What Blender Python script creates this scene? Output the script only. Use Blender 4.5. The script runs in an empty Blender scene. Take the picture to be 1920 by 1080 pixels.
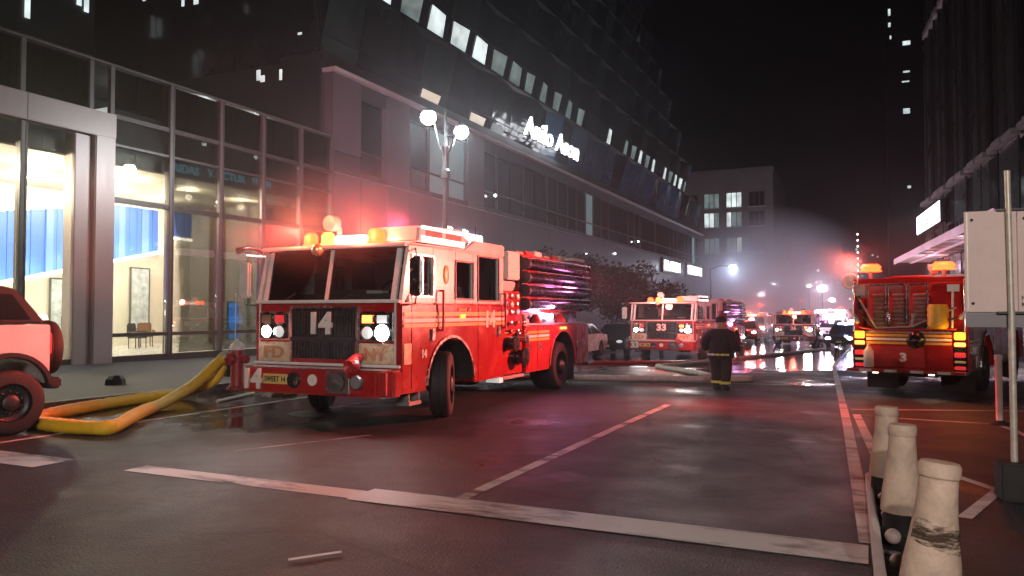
import bpy, bmesh, math, random
from mathutils import Matrix, Vector
random.seed(7)
R = math.radians
scn = bpy.context.scene
col = scn.collection

# ------------------------------------------------------------------ camera, night sky, exposure
cam_d = bpy.data.cameras.new('camera')
cam_d.sensor_width = 36
cam_d.lens = 27.19
cam_d.clip_start = 0.05
cam_d.clip_end = 2000
cam = bpy.data.objects.new('camera', cam_d)
col.objects.link(cam)
cam.location = (0, 0, 1.7)
cam.rotation_euler = (R(90 + 1.78), 0, R(25))
scn.camera = cam

world = bpy.data.worlds.new('World')
scn.world = world
world.use_nodes = True
wn = world.node_tree.nodes
sky = wn.new('ShaderNodeTexSky')
sky.sky_type = 'NISHITA'
sky.sun_disc = False
sky.sun_elevation = R(-4.5)
sky.sun_rotation = R(200)
wn['Background'].inputs['Strength'].default_value = 0.012
world.node_tree.links.new(sky.outputs[0], wn['Background'].inputs['Color'])

scn.view_settings.view_transform = 'Standard'
scn.view_settings.look = 'None'
scn.view_settings.exposure = 0
scn.view_settings.gamma = 1
scn.view_settings.use_curve_mapping = False
scn.render.engine = 'CYCLES'
cy = scn.cycles
cy.use_denoising = True
cy.max_bounces = 6
cy.diffuse_bounces = 2
cy.glossy_bounces = 3
cy.transmission_bounces = 4
cy.transparent_max_bounces = 10
cy.volume_bounces = 0
cy.sample_clamp_indirect = 4
cy.caustics_reflective = False
cy.caustics_refractive = False
try:
    cy.denoiser = 'OPENIMAGEDENOISE'
except Exception:
    pass


# ------------------------------------------------------------------ materials
def _base(name):
    m = bpy.data.materials.new(name)
    m.use_nodes = True
    nt = m.node_tree
    b = nt.nodes['Principled BSDF']
    return m, nt, b


def pm(name, c, rough=.5, metal=0., var=.2, scale=6., bump=0., coat=0., bscale=None, rvar=.1, stretch=None):
    """painted / stone / metal surface with grain in colour, gloss and relief"""
    m, nt, b = _base(name)
    tc = nt.nodes.new('ShaderNodeTexCoord')
    src = tc.outputs['Object']
    if stretch:
        mp = nt.nodes.new('ShaderNodeMapping')
        mp.inputs['Scale'].default_value = stretch
        nt.links.new(src, mp.inputs['Vector'])
        src = mp.outputs[0]
    n = nt.nodes.new('ShaderNodeTexNoise')
    n.inputs['Scale'].default_value = scale
    n.inputs['Detail'].default_value = 7
    n.inputs['Roughness'].default_value = .65
    nt.links.new(src, n.inputs['Vector'])
    ramp = nt.nodes.new('ShaderNodeMapRange')
    ramp.inputs['From Min'].default_value = .3
    ramp.inputs['From Max'].default_value = .7
    ramp.inputs['To Min'].default_value = 1 - var
    ramp.inputs['To Max'].default_value = 1 + var * .6
    nt.links.new(n.outputs['Fac'], ramp.inputs['Value'])
    mx = nt.nodes.new('ShaderNodeMix')
    mx.data_type = 'RGBA'
    mx.blend_type = 'MULTIPLY'
    mx.inputs['Factor'].default_value = 1
    mx.inputs['A'].default_value = (*c, 1)
    nt.links.new(ramp.outputs[0], mx.inputs['B'])
    nt.links.new(mx.outputs['Result'], b.inputs['Base Color'])
    rr = nt.nodes.new('ShaderNodeMapRange')
    rr.inputs['From Min'].default_value = .3
    rr.inputs['From Max'].default_value = .7
    rr.inputs['To Min'].default_value = max(.02, rough - rvar)
    rr.inputs['To Max'].default_value = min(1, rough + rvar)
    nt.links.new(n.outputs['Fac'], rr.inputs['Value'])
    nt.links.new(rr.outputs[0], b.inputs['Roughness'])
    b.inputs['Metallic'].default_value = metal
    b.inputs['Coat Weight'].default_value = coat
    b.inputs['Coat Roughness'].default_value = .06
    if bump:
        n2 = nt.nodes.new('ShaderNodeTexNoise')
        n2.inputs['Scale'].default_value = bscale or scale * 8
        n2.inputs['Detail'].default_value = 5
        nt.links.new(src, n2.inputs['Vector'])
        bp = nt.nodes.new('ShaderNodeBump')
        bp.inputs['Strength'].default_value = bump
        bp.inputs['Distance'].default_value = .02
        nt.links.new(n2.outputs['Fac'], bp.inputs['Height'])
        nt.links.new(bp.outputs[0], b.inputs['Normal'])
    return m


def em(name, c, s, var=0., scale=3.):
    m, nt, b = _base(name)
    b.inputs['Base Color'].default_value = (.8 * c[0], .8 * c[1], .8 * c[2], 1)
    b.inputs['Emission Color'].default_value = (*c, 1)
    b.inputs['Emission Strength'].default_value = s
    if var:
        tc = nt.nodes.new('ShaderNodeTexCoord')
        n = nt.nodes.new('ShaderNodeTexNoise')
        n.inputs['Scale'].default_value = scale
        nt.links.new(tc.outputs['Object'], n.inputs['Vector'])
        mr = nt.nodes.new('ShaderNodeMapRange')
        mr.inputs['From Min'].default_value = .3
        mr.inputs['From Max'].default_value = .7
        mr.inputs['To Min'].default_value = s * (1 - var)
        mr.inputs['To Max'].default_value = s * (1 + var)
        nt.links.new(n.outputs['Fac'], mr.inputs['Value'])
        nt.links.new(mr.outputs[0], b.inputs['Emission Strength'])
    return m


def glass(name, tint=(.8, .85, .85), refl=1.0, base=.04):
    """a thin pane: tinted see-through plus a mirror reflection that grows at grazing angles"""
    m = bpy.data.materials.new(name)
    m.use_nodes = True
    nt = m.node_tree
    nt.nodes.clear()
    out = nt.nodes.new('ShaderNodeOutputMaterial')
    tr = nt.nodes.new('ShaderNodeBsdfTransparent')
    tr.inputs['Color'].default_value = (*tint, 1)
    gl = nt.nodes.new('ShaderNodeBsdfGlossy')
    gl.inputs['Roughness'].default_value = .015
    tc = nt.nodes.new('ShaderNodeTexCoord')
    n = nt.nodes.new('ShaderNodeTexNoise')
    n.inputs['Scale'].default_value = .8
    nt.links.new(tc.outputs['Object'], n.inputs['Vector'])
    bp = nt.nodes.new('ShaderNodeBump')
    bp.inputs['Strength'].default_value = .06
    bp.inputs['Distance'].default_value = .03
    nt.links.new(n.outputs['Fac'], bp.inputs['Height'])
    nt.links.new(bp.outputs[0], gl.inputs['Normal'])
    fr = nt.nodes.new('ShaderNodeFresnel')
    fr.inputs['IOR'].default_value = 1.5
    ml = nt.nodes.new('ShaderNodeMath')
    ml.operation = 'MULTIPLY_ADD'
    ml.inputs[1].default_value = refl
    ml.inputs[2].default_value = base
    ml.use_clamp = True
    nt.links.new(fr.outputs[0], ml.inputs[0])
    mx = nt.nodes.new('ShaderNodeMixShader')
    nt.links.new(ml.outputs[0], mx.inputs[0])
    nt.links.new(tr.outputs[0], mx.inputs[1])
    nt.links.new(gl.outputs[0], mx.inputs[2])
    nt.links.new(mx.outputs[0], out.inputs['Surface'])
    return m


def asphalt_mat():
    m, nt, b = _base('asphalt')
    L = nt.links.new
    tc = nt.nodes.new('ShaderNodeTexCoord')

    def noise(sc, det=6, stretch=None, rough=.6):
        n = nt.nodes.new('ShaderNodeTexNoise')
        n.inputs['Scale'].default_value = sc
        n.inputs['Detail'].default_value = det
        n.inputs['Roughness'].default_value = rough
        if stretch:
            mp = nt.nodes.new('ShaderNodeMapping')
            mp.inputs['Scale'].default_value = stretch
            L(tc.outputs['Object'], mp.inputs['Vector'])
            L(mp.outputs[0], n.inputs['Vector'])
        else:
            L(tc.outputs['Object'], n.inputs['Vector'])
        return n.outputs['Fac']

    def mr(v, a, b_, c, d):
        r = nt.nodes.new('ShaderNodeMapRange')
        for k, x in zip(('From Min', 'From Max', 'To Min', 'To Max'), (a, b_, c, d)):
            r.inputs[k].default_value = x
        L(v, r.inputs['Value'])
        return r.outputs[0]

    def mth(op, a, b_):
        n = nt.nodes.new('ShaderNodeMath')
        n.operation = op
        for i, x in enumerate((a, b_)):
            if isinstance(x, (int, float)):
                n.inputs[i].default_value = x
            else:
                L(x, n.inputs[i])
        return n.outputs[0]
    # hosed-down water lies in patches, more of it up the street by the engines and in the left gutter
    sep = nt.nodes.new('ShaderNodeSeparateXYZ')
    L(tc.outputs['Object'], sep.inputs[0])
    far = mr(sep.outputs['Y'], 21, 33, 0, .42)
    gut = mth('MULTIPLY', mr(sep.outputs['X'], -7.0, -9.0, 0, .24), mr(sep.outputs['Y'], 6.5, 9.0, 0, 1))
    patch = noise(.33, 4)
    near = mr(sep.outputs['Y'], 5.5, 7.2, -.3, 0)
    wet = mr(mth('ADD', mth('ADD', mth('ADD', patch, far), gut), near), .56, .72, 0, 1)
    big = noise(.55, 5, (1, .35, 1))
    grain = noise(46, 4)
    tone = mth('MULTIPLY', mr(big, .3, .7, .72, 1.22), mr(grain, .3, .75, .45, 1.7))
    vo = nt.nodes.new('ShaderNodeTexVoronoi')
    vo.feature = 'DISTANCE_TO_EDGE'
    vo.inputs['Scale'].default_value = .42
    wv_ = nt.nodes.new('ShaderNodeMix')
    wv_.data_type = 'VECTOR'
    wv_.inputs['Factor'].default_value = .12
    nz = nt.nodes.new('ShaderNodeTexNoise')
    nz.inputs['Scale'].default_value = 1.3
    nz.inputs['Detail'].default_value = 6
    L(tc.outputs['Object'], nz.inputs['Vector'])
    L(tc.outputs['Object'], wv_.inputs['A'])
    L(nz.outputs['Color'], wv_.inputs['B'])
    L(wv_.outputs['Result'], vo.inputs['Vector'])
    crack = mth('MAXIMUM', mr(vo.outputs['Distance'], 0, .012, .35, 1), mr(noise(.8, 3), .48, .54, 0, 1))
    speck = mr(noise(30, 2, None, .8), .57, .70, 1, 2.2)
    tone = mth('MULTIPLY', mth('MULTIPLY', tone, crack), speck)
    tone = mth('MULTIPLY', tone, mr(wet, 0, 1, 1, .55))
    cmb = nt.nodes.new('ShaderNodeMix')
    cmb.data_type = 'RGBA'
    cmb.blend_type = 'MULTIPLY'
    cmb.inputs['Factor'].default_value = 1
    cmb.inputs['A'].default_value = (.027, .027, .0275, 1)
    L(tone, cmb.inputs['B'])
    L(cmb.outputs['Result'], b.inputs['Base Color'])
    dry = mr(noise(1.1, 6), .3, .7, .42, .62)
    mixr = nt.nodes.new('ShaderNodeMix')
    L(wet, mixr.inputs['Factor'])
    L(dry, mixr.inputs['A'])
    mixr.inputs['B'].default_value = .07
    L(mixr.outputs['Result'], b.inputs['Roughness'])
    bp = nt.nodes.new('ShaderNodeBump')
    bp.inputs['Distance'].default_value = .028
    L(mr(wet, 0, 1, .8, .05), bp.inputs['Strength'])
    L(mth('ADD', grain, mth('MULTIPLY', noise(9, 4), .5)), bp.inputs['Height'])
    L(bp.outputs[0], b.inputs['Normal'])
    return m


def marking_mat():
    m, nt, b = _base('worn_white_line_paint')
    L = nt.links.new
    tc = nt.nodes.new('ShaderNodeTexCoord')
    n = nt.nodes.new('ShaderNodeTexNoise')
    n.inputs['Scale'].default_value = 1.6
    n.inputs['Detail'].default_value = 9
    n.inputs['Roughness'].default_value = .7
    mp = nt.nodes.new('ShaderNodeMapping')
    mp.inputs['Scale'].default_value = (.5, 1.4, 1)
    L(tc.outputs['Object'], mp.inputs['Vector'])
    L(mp.outputs[0], n.inputs['Vector'])
    r = nt.nodes.new('ShaderNodeValToRGB')
    r.color_ramp.elements[0].position = .36
    r.color_ramp.elements[0].color = (.05, .047, .045, 1)
    r.color_ramp.elements[1].position = .52
    r.color_ramp.elements[1].color = (.62, .60, .58, 1)
    L(n.outputs['Fac'], r.inputs[0])
    L(r.outputs[0], b.inputs['Base Color'])
    b.inputs['Roughness'].default_value = .5
    return m


def leaf_mat():
    m, nt, b = _base('foliage')
    oi = nt.nodes.new('ShaderNodeTexCoord')
    n = nt.nodes.new('ShaderNodeTexNoise')
    n.inputs['Scale'].default_value = 1.5
    nt.links.new(oi.outputs['Object'], n.inputs['Vector'])
    r = nt.nodes.new('ShaderNodeValToRGB')
    r.color_ramp.elements[0].color = (.018, .026, .010, 1)
    r.color_ramp.elements[1].color = (.05, .055, .02, 1)
    nt.links.new(n.outputs['Fac'], r.inputs[0])
    nt.links.new(r.outputs[0], b.inputs['Base Color'])
    b.inputs['Roughness'].default_value = .55
    return m


def smear_mat():
    m = bpy.data.materials.new('rubbed_black_smear')
    m.use_nodes = True
    nt = m.node_tree
    b = nt.nodes['Principled BSDF']
    b.inputs['Base Color'].default_value = (.055, .032, .018, 1)
    b.inputs['Roughness'].default_value = .85
    tc = nt.nodes.new('ShaderNodeTexCoord')
    n = nt.nodes.new('ShaderNodeTexNoise')
    n.inputs['Scale'].default_value = 16
    n.inputs['Detail'].default_value = 9
    n.inputs['Roughness'].default_value = .75
    mp = nt.nodes.new('ShaderNodeMapping')
    mp.inputs['Scale'].default_value = (.5, .5, 2.4)
    nt.links.new(tc.outputs['Object'], mp.inputs['Vector'])
    nt.links.new(mp.outputs[0], n.inputs['Vector'])
    # fades out at the rim of the smear
    sp = nt.nodes.new('ShaderNodeSeparateXYZ')
    nt.links.new(tc.outputs['Generated'], sp.inputs[0])
    d = nt.nodes.new('ShaderNodeMath')
    d.operation = 'SUBTRACT'
    d.inputs[1].default_value = .5
    nt.links.new(sp.outputs['Z'], d.inputs[0])
    ab = nt.nodes.new('ShaderNodeMath')
    ab.operation = 'ABSOLUTE'
    nt.links.new(d.outputs[0], ab.inputs[0])
    su = nt.nodes.new('ShaderNodeMath')
    su.operation = 'MULTIPLY_ADD'
    su.inputs[1].default_value = -.45
    nt.links.new(ab.outputs[0], su.inputs[0])
    nt.links.new(n.outputs['Fac'], su.inputs[2])
    r = nt.nodes.new('ShaderNodeMapRange')
    r.inputs['From Min'].default_value = .36
    r.inputs['From Max'].default_value = .50
    r.inputs['To Max'].default_value = .92
    nt.links.new(su.outputs[0], r.inputs['Value'])
    nt.links.new(r.outputs[0], b.inputs['Alpha'])
    return m


M = {
    'smear': smear_mat(),
    'tower_right': pm('right_tower_glass', (.055, .066, .062), .3, 0, .35, .4, 0),
    'asphalt': asphalt_mat(), 'line': marking_mat(), 'leaf': leaf_mat(),
    'patch': pm('dark_asphalt_patch', (.020, .020, .021), .5, 0, .35, 14, .6, bscale=40),
    'pavement': pm('pavement_concrete', (.16, .15, .145), .7, 0, .25, 1.2, .25, bscale=60),
    'kerb': pm('kerb_stone_granite', (.24, .23, .22), .6, 0, .3, 9, .3),
    'red': pm('red_engine_paint', (.37, .010, .010), .24, 0, .2, 1.6, .015, .6, bscale=5),
    'red2': pm('red_painted_metal', (.42, .02, .02), .42, 0, .25, 8, .05),
    'white': pm('white_engine_paint', (.78, .76, .74), .3, 0, .06, 3, 0, .5),
    'whitepl': pm('white_plastic', (.74, .72, .68), .5, 0, .12, 7, .05),
    'chrome': pm('brushed_chrome', (.74, .73, .71), .2, 1, .12, 14, 0),
    'steel': pm('stainless_cladding', (.40, .34, .325), .38, .45, .04, 2, 0, stretch=(3, 3, .4), rvar=.03),
    'dkmetal': pm('dark_metal', (.035, .034, .035), .45, .3, .3, 8, .05),
    'grey': pm('grey_metal', (.28, .28, .29), .5, .4, .2, 8, .05),
    'black': pm('black_rubber', (.018, .017, .017), .7, 0, .3, 12, .15),
    'blackg': pm('black_gloss', (.012, .012, .013), .25, 0, .2, 6),
    'gold': pm('gold_stripe', (.75, .42, .07), .35, 0, .12, 10),
    'stripe': pm('white_stripe', (.80, .76, .70), .35, 0, .1, 10),
    'goldchrome': pm('pale_gold_chrome', (.78, .62, .38), .3, .7, .2, 12),
    'yellow': pm('yellow_plastic', (.75, .42, .03), .45, 0, .15, 6, .05),
    'hose': pm('yellow_hose_jacket', (.92, .58, .03), .55, 0, .12, 9, .35, bscale=160),
    'hosew': pm('white_hose_jacket', (.58, .50, .44), .7, 0, .3, 10, .3, bscale=160),
    'interior': pm('interior_dark', (.085, .078, .075), .7, 0, .2, 6),
    'seat': pm('seat_fabric', (.06, .06, .07), .85, 0, .3, 20, .2),
    'plate': pm('yellow_plate', (.75, .55, .18), .4, 0, .1, 20),
    'ink': pm('black_lettering', (.02, .018, .016), .5, 0, .1, 20),
    'mullion': pm('dark_bronze_mullion', (.10, .09, .085), .35, .6, .15, 4),
    'frame': pm('grey_aluminium_mullion', (.15, .14, .135), .4, .5, .12, 5),
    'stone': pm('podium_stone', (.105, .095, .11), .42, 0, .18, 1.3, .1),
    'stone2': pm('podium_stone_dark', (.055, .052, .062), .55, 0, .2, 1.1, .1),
    'darkwall': pm('dark_tower_cladding', (.022, .022, .024), .4, 0, .3, .5),
    'ledge': pm('pale_metal_ledge', (.52, .50, .50), .45, .2, .15, 3),
    'farstone': pm('far_limestone', (.20, .18, .16), .75, 0, .18, .5, .1),
    'wallw': pm('warm_white_plaster', (.66, .63, .55), .7, 0, .06, 2, .04),
    'ceil': pm('tan_ceiling', (.56, .50, .40), .7, 0, .08, 1.5),
    'floor_in': pm('pale_terrazzo', (.50, .49, .45), .3, 0, .12, 10),
    'wood': pm('brown_wood', (.22, .12, .06), .5, 0, .3, 6, .1, stretch=(8, 8, 1)),
    'canvas': pm('pale_blue_canvas', (.50, .57, .62), .7, 0, .5, 3),
    'hydrant': pm('hydrant_red', (.34, .018, .02), .45, 0, .35, 10, .2),
    'cream': pm('cream_gold_panel', (.74, .60, .40), .3, .15, .2, 9, 0, .3),
    'letterred': pm('faded_red_gold_letters', (.52, .24, .13), .4, 0, .2, 12),
    'hosed': pm('dark_hose_jacket', (.26, .17, .15), .75, 0, .4, 10, .3),  # darker, redder tone of the hose jacket
    'skin': pm('skin', (.42, .24, .17), .5, 0, .1, 12),
    'coat': pm('dark_turnout_coat', (.018, .017, .02), .8, 0, .35, 14, .4),
    'trouser': pm('dark_turnout_trousers', (.035, .031, .026), .85, 0, .4, 14, .4),
    'reflective': pm('lime_reflective_band', (.72, .74, .14), .4, 0, .1, 20),
    'jeep': pm('white_car_paint', (.70, .68, .66), .25, 0, .05, 3, 0, .7),
    'softtop': pm('black_soft_top', (.02, .019, .02), .75, 0, .3, 14, .3),
    'silver': pm('silver_car_paint', (.55, .55, .56), .25, .3, .08, 3, 0, .7),
    'carblack': pm('black_car_paint', (.02, .021, .024), .2, 0, .1, 3, 0, .7),
    'bollard': pm('worn_white_delineator', (.56, .43, .33), .62, 0, .34, 4.5, .35, bscale=28),
    'scuff': pm('black_scuff', (.10, .06, .03), .8, 0, .6, 30, .2),
    'board': pm('board_white_paint', (.72, .57, .52), .55, 0, .16, 3, .04),
    'galv': pm('galvanised_pole', (.62, .58, .50), .45, .3, .25, 12, .1),
    'bark': pm('bark', (.11, .075, .05), .85, 0, .4, 9, .6),
    'lamppost': pm('dark_green_lamp_post', (.05, .065, .06), .4, .4, .25, 9),
    'roadplate': pm('grey_board_panel', (.22, .21, .22), .5, 0, .2, 5),
    # lit things
    'globe': em('lamp_globe_glow', (.86, .97, 1), 60),
    'assumed_globe': em('assumed_lamp_glow', (1, .80, .62), 40),  # globes of the assumed lamp behind the camera
    'headlamp': em('headlamp_glow', (.95, .97, 1), 90),
    'headdim': em('headlamp_dim', (.85, .88, .85), .5),
    'beacon_o': em('orange_beacon_glow', (1, .045, .008), 11),
    'beacon_r': em('red_beacon_glow', (1, .03, .02), 5),
    'beacon_y': em('yellow_beacon_glow', (1, .16, .03), 8),
    'amber': em('amber_lamp_glow', (1, .22, .015), 4),
    'redlens': em('red_lens', (.9, .04, .05), .5),
    'whitebar': em('white_bar_and_console_glow', (1, .93, .86), 2.2),
    'scene_l': em('scene_light_violet', (.9, .75, 1), 12),
    'signw': em('white_sign_glow', (.92, .95, 1), 5.5),
    'cyan': em('cyan_reflection_glow', (.15, .62, .85), .9),
    'bluesl': em('blue_backlit_slat', (.05, .14, .50), .55),
    'bluesl2': em('pale_blue_backlit_slat', (.11, .22, .62), .5),
    'cove': em('warm_cove_glow', (1, .92, .74), 6),
    'tablelamp': em('table_lamp_glow', (1, .85, .6), 3),
    'down': em('downlight_glow', (1, .88, .66), 6),
    'flat_panel': em('blue_reflection_glow', (.05, .35, 1), 1.8, .5, 2),
    'win_w': em('white_lit_window', (.80, .93, .92), .85, .5, .8),
    'win_d': em('dim_lit_window', (.45, .62, .58), .22, .6, 1.2),
    'win_t': em('teal_lit_window', (.30, .50, .50), .16, .5, .8),
    'win_y': em('cream_lit_window', (.85, .80, .62), .55, .4, 1),
    'canopy': em('pink_lit_canopy', (.90, .55, .70), .55, .25, .4),
    'bluelamp': em('blue_beacon_glow', (.3, .35, 1), 14),
    'pinkglow': em('pink_white_glow', (1, .80, .85), 22),
    'emberspot': em('small_white_lamp', (.95, .97, 1), 12),
    # panes
    'pane': glass('storefront_glass', (.90, .92, .90), .9, .03),
    'pane_dk': glass('dark_parapet_glass', (.20, .22, .22), 1.0, .05),
    'pane_car': glass('windscreen_glass', (.80, .82, .82), 1.0, .05),
    'pane_tower': pm('tower_glass', (.016, .020, .022), .10, 0, .3, .4, 0, 0),
    'pane_green': pm('green_tower_glass', (.030, .052, .047), .16, 0, .4, .4, 0, 0),
    'pane_blue': pm('blue_tower_glass', (.04, .075, .13), .18, 0, .4, .4, 0, 0),
    'pane_endblue': pm('end_reflection_and_mirror_glass', (.22, .32, .40), .25, .3, .3, .6, 0, 0),
}


# ------------------------------------------------------------------ mesh helpers
class MB:
    def __init__(s):
        s.v, s.f = [], []

    def add(s, vs, fs, mat=None):
        o = len(s.v)
        s.v += [tuple((mat @ Vector(p)) if mat else p) for p in vs]
        s.f += [tuple(i + o for i in f) for f in fs]
        return s

    def box(s, x0, x1, y0, y1, z0, z1, mat=None):
        vs = [(x, y, z) for z in (z0, z1) for y in (y0, y1) for x in (x0, x1)]
        return s.add(vs, [(0, 2, 3, 1), (4, 5, 7, 6), (0, 1, 5, 4), (2, 6, 7, 3), (0, 4, 6, 2), (1, 3, 7, 5)], mat)

    def prism_x(s, poly, x0, x1):
        """polygon of (y, z), counter-clockwise or not, extruded along x"""
        n = len(poly)
        vs = [(x0, y, z) for y, z in poly] + [(x1, y, z) for y, z in poly]
        fs = [tuple(range(n)), tuple(range(2 * n - 1, n - 1, -1))]
        fs += [(i, (i + 1) % n + 0, (i + 1) % n + n, i + n) for i in range(n)]
        return s.add(vs, fs)

    def prism_z(s, poly, z0, z1):
        n = len(poly)
        vs = [(x, y, z0) for x, y in poly] + [(x, y, z1) for x, y in poly]
        fs = [tuple(range(n)), tuple(range(2 * n - 1, n - 1, -1))]
        fs += [(i, (i + 1) % n, (i + 1) % n + n, i + n) for i in range(n)]
        return s.add(vs, fs)

    def tube(s, pts, rad, n=10, caps=True):
        pts = [Vector(p) for p in pts]
        rr = rad if isinstance(rad, (list, tuple)) else [rad] * len(pts)
        up0 = None
        rings = []
        for i, p in enumerate(pts):
            a = pts[max(0, i - 1)]
            b = pts[min(len(pts) - 1, i + 1)]
            t = (b - a).normalized()
            if up0 is None:
                up0 = Vector((0, 0, 1)) if abs(t.z) < .9 else Vector((1, 0, 0))
            u = (up0 - t * up0.dot(t))
            if u.length < 1e-5:
                u = t.orthogonal()
            u.normalize()
            up0 = u
            w = t.cross(u)
            rings.append([tuple(p + (u * math.cos(2 * math.pi * k / n) + w * math.sin(2 * math.pi * k / n)) * rr[i]) for k in range(n)])
        vs = [v for r in rings for v in r]
        fs = []
        for i in range(len(pts) - 1):
            for k in range(n):
                fs.append((i * n + k, i * n + (k + 1) % n, (i + 1) * n + (k + 1) % n, (i + 1) * n + k))
        if caps:
            fs.append(tuple(range(n - 1, -1, -1)))
            fs.append(tuple((len(pts) - 1) * n + k for k in range(n)))
        return s.add(vs, fs)

    def lathe(s, prof, n=16, mat=None):
        """profile of (radius, height) turned about the z axis"""
        vs, fs = [], []
        for r, z in prof:
            vs += [(r * math.cos(2 * math.pi * k / n), r * math.sin(2 * math.pi * k / n), z) for k in range(n)]
        for i in range(len(prof) - 1):
            for k in range(n):
                fs.append((i * n + k, i * n + (k + 1) % n, (i + 1) * n + (k + 1) % n, (i + 1) * n + k))
        fs.append(tuple(range(n - 1, -1, -1)))
        fs.append(tuple((len(prof) - 1) * n + k for k in range(n)))
        return s.add(vs, fs, mat)

    def sphere(s, c, r, n=14, sq=(1, 1, 1)):
        prof = [(max(1e-3, r * math.sin(math.pi * i / 8)), -r * math.cos(math.pi * i / 8)) for i in range(9)]
        return s.lathe(prof, n, Matrix.Translation(c) @ Matrix.Diagonal((*sq, 1)))

    def mesh(s, name, mat, bevel=0, smooth=None, seg=2):
        me = bpy.data.meshes.new(name)
        me.from_pydata(s.v, [], s.f)
        bm = bmesh.new()
        bm.from_mesh(me)
        bmesh.ops.recalc_face_normals(bm, faces=bm.faces)
        if bevel:
            ed = [e for e in bm.edges if len(e.link_faces) == 2 and e.calc_face_angle(0) > R(30)]
            bmesh.ops.bevel(bm, geom=ed, offset=bevel, segments=seg, affect='EDGES', clamp_overlap=True)
        ng = [f for f in bm.faces if len(f.verts) > 4]
        if ng:
            bmesh.ops.triangulate(bm, faces=ng)
        if smooth is not None:
            for f in bm.faces:
                f.smooth = True
            for e in bm.edges:
                if len(e.link_faces) == 2 and e.calc_face_angle(0) > R(smooth):
                    e.smooth = False
        bm.to_mesh(me)
        bm.free()
        me.materials.append(mat)
        return me

    def build(s, name, mat, parent=None, bevel=0, smooth=None, seg=2, world=False):
        return link(name, s.mesh(name, mat, bevel, smooth, seg), parent, world)


def root_of(o):
    while o.parent:
        o = o.parent
    return o


def link(name, me, parent=None, world=False):
    o = bpy.data.objects.new(name, me)
    col.objects.link(o)
    if parent:
        o.parent = parent
        if world:
            off, p = Vector((0, 0, 0)), parent
            while p:
                off, p = off + p.location, p.parent
            o.location = -off
    return o


def tag(o, label=None, cat=None, group=None, kind=None):
    for k, v in (('label', label), ('category', cat), ('group', group), ('kind', kind)):
        if v:
            o[k] = v
    return o


def thing(name, label, cat, loc=(0, 0, 0), rz=0, group=None, scale=None):
    o = bpy.data.objects.new(name, None)
    o.empty_display_size = .3
    col.objects.link(o)
    o.location = loc
    o.rotation_euler = (0, 0, rz)
    if scale:
        o.scale = scale
    return tag(o, label, cat, group)


def children(o):
    return [c for c in bpy.data.objects if c.parent == o]


def copy_tree(o, parent=None):
    c = o.copy()
    col.objects.link(c)
    if parent:
        c.parent = parent
    for ch in children(o):
        copy_tree(ch, c)
    return c


def B(x0, x1, y0, y1, z0, z1):
    return MB().box(x0, x1, y0, y1, z0, z1)


def box(name, mat, parent, x0, x1, y0, y1, z0, z1, bevel=0, world=False, seg=2):
    return B(x0, x1, y0, y1, z0, z1).build(name, M[mat], parent, bevel, None, seg, world)


_font_cache = {}


def text_mesh(txt, w, h, depth=.01, bold=.0, shear=0.):
    key = (txt, w, h, depth, bold, shear)
    cu = bpy.data.curves.new('lettering', 'FONT')
    cu.body = txt
    cu.extrude = .02
    cu.offset = bold
    cu.shear = shear
    cu.resolution_u = 3
    o = bpy.data.objects.new('lettering', cu)
    col.objects.link(o)
    dg = bpy.context.evaluated_depsgraph_get()
    me = bpy.data.meshes.new_from_object(o.evaluated_get(dg))
    bpy.data.objects.remove(o)
    bpy.data.curves.remove(cu)
    xs = [v.co.x for v in me.vertices]
    ys = [v.co.y for v in me.vertices]
    x0, x1, y0, y1 = min(xs), max(xs), min(ys), max(ys)
    for v in me.vertices:
        v.co = ((v.co.x - (x0 + x1) / 2) / (x1 - x0) * w, (v.co.y - (y0 + y1) / 2) / (y1 - y0) * h, v.co.z / .04 * depth)
    return me


def text(name, txt, mat, parent, c, w, h, face='-y', depth=.012, bold=.0, world=False, shear=0., emit=None):
    me = text_mesh(txt, w, h, depth, bold, shear)
    Rm = {'-y': Matrix.Rotation(R(90), 4, 'X'),
          '+x': Matrix.Rotation(R(90), 4, 'Z') @ Matrix.Rotation(R(90), 4, 'X'),
          '-x': Matrix.Rotation(R(-90), 4, 'Z') @ Matrix.Rotation(R(90), 4, 'X'),
          '+y': Matrix.Rotation(R(180), 4, 'Z') @ Matrix.Rotation(R(90), 4, 'X')}[face]
    me.transform(Matrix.Translation(c) @ Rm)
    me.materials.clear()
    me.materials.append(M[mat])
    o = link(name, me, parent, world)
    o['kind'] = 'stuff'
    return o


def lamp(kind, parent, loc, power, color, radius=.08, rot=None, spot=None, blend=.5, world=False):
    d = bpy.data.lights.new('lamp_light', kind)
    d.energy = power
    d.color = color
    d.shadow_soft_size = radius
    if kind == 'SPOT':
        d.spot_size = R(spot or 60)
        d.spot_blend = blend
    o = bpy.data.objects.new('lamp_light', d)
    col.objects.link(o)
    if parent:
        o.parent = parent
    o.location = Vector(loc) - (root_of(parent).location if (world and parent) else Vector((0, 0, 0)))
    if rot:
        o.rotation_euler = rot
    return o


def aim(d):
    return Vector(d).to_track_quat('-Z', 'Y').to_euler()


def g(y):
    """street level: flat by the camera, falling away up the street"""
    if y < 10:
        return 0.
    if y < 22:
        return -.0165 * (y - 10) ** 2 / 24
    return -.0165 * 6 - .0165 * (y - 22)


YS = [-60, -30, -15, -8, 0, 6, 10] + [11 + i for i in range(12)] + [26, 32, 40, 60, 90, 130, 200, 320]


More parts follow.
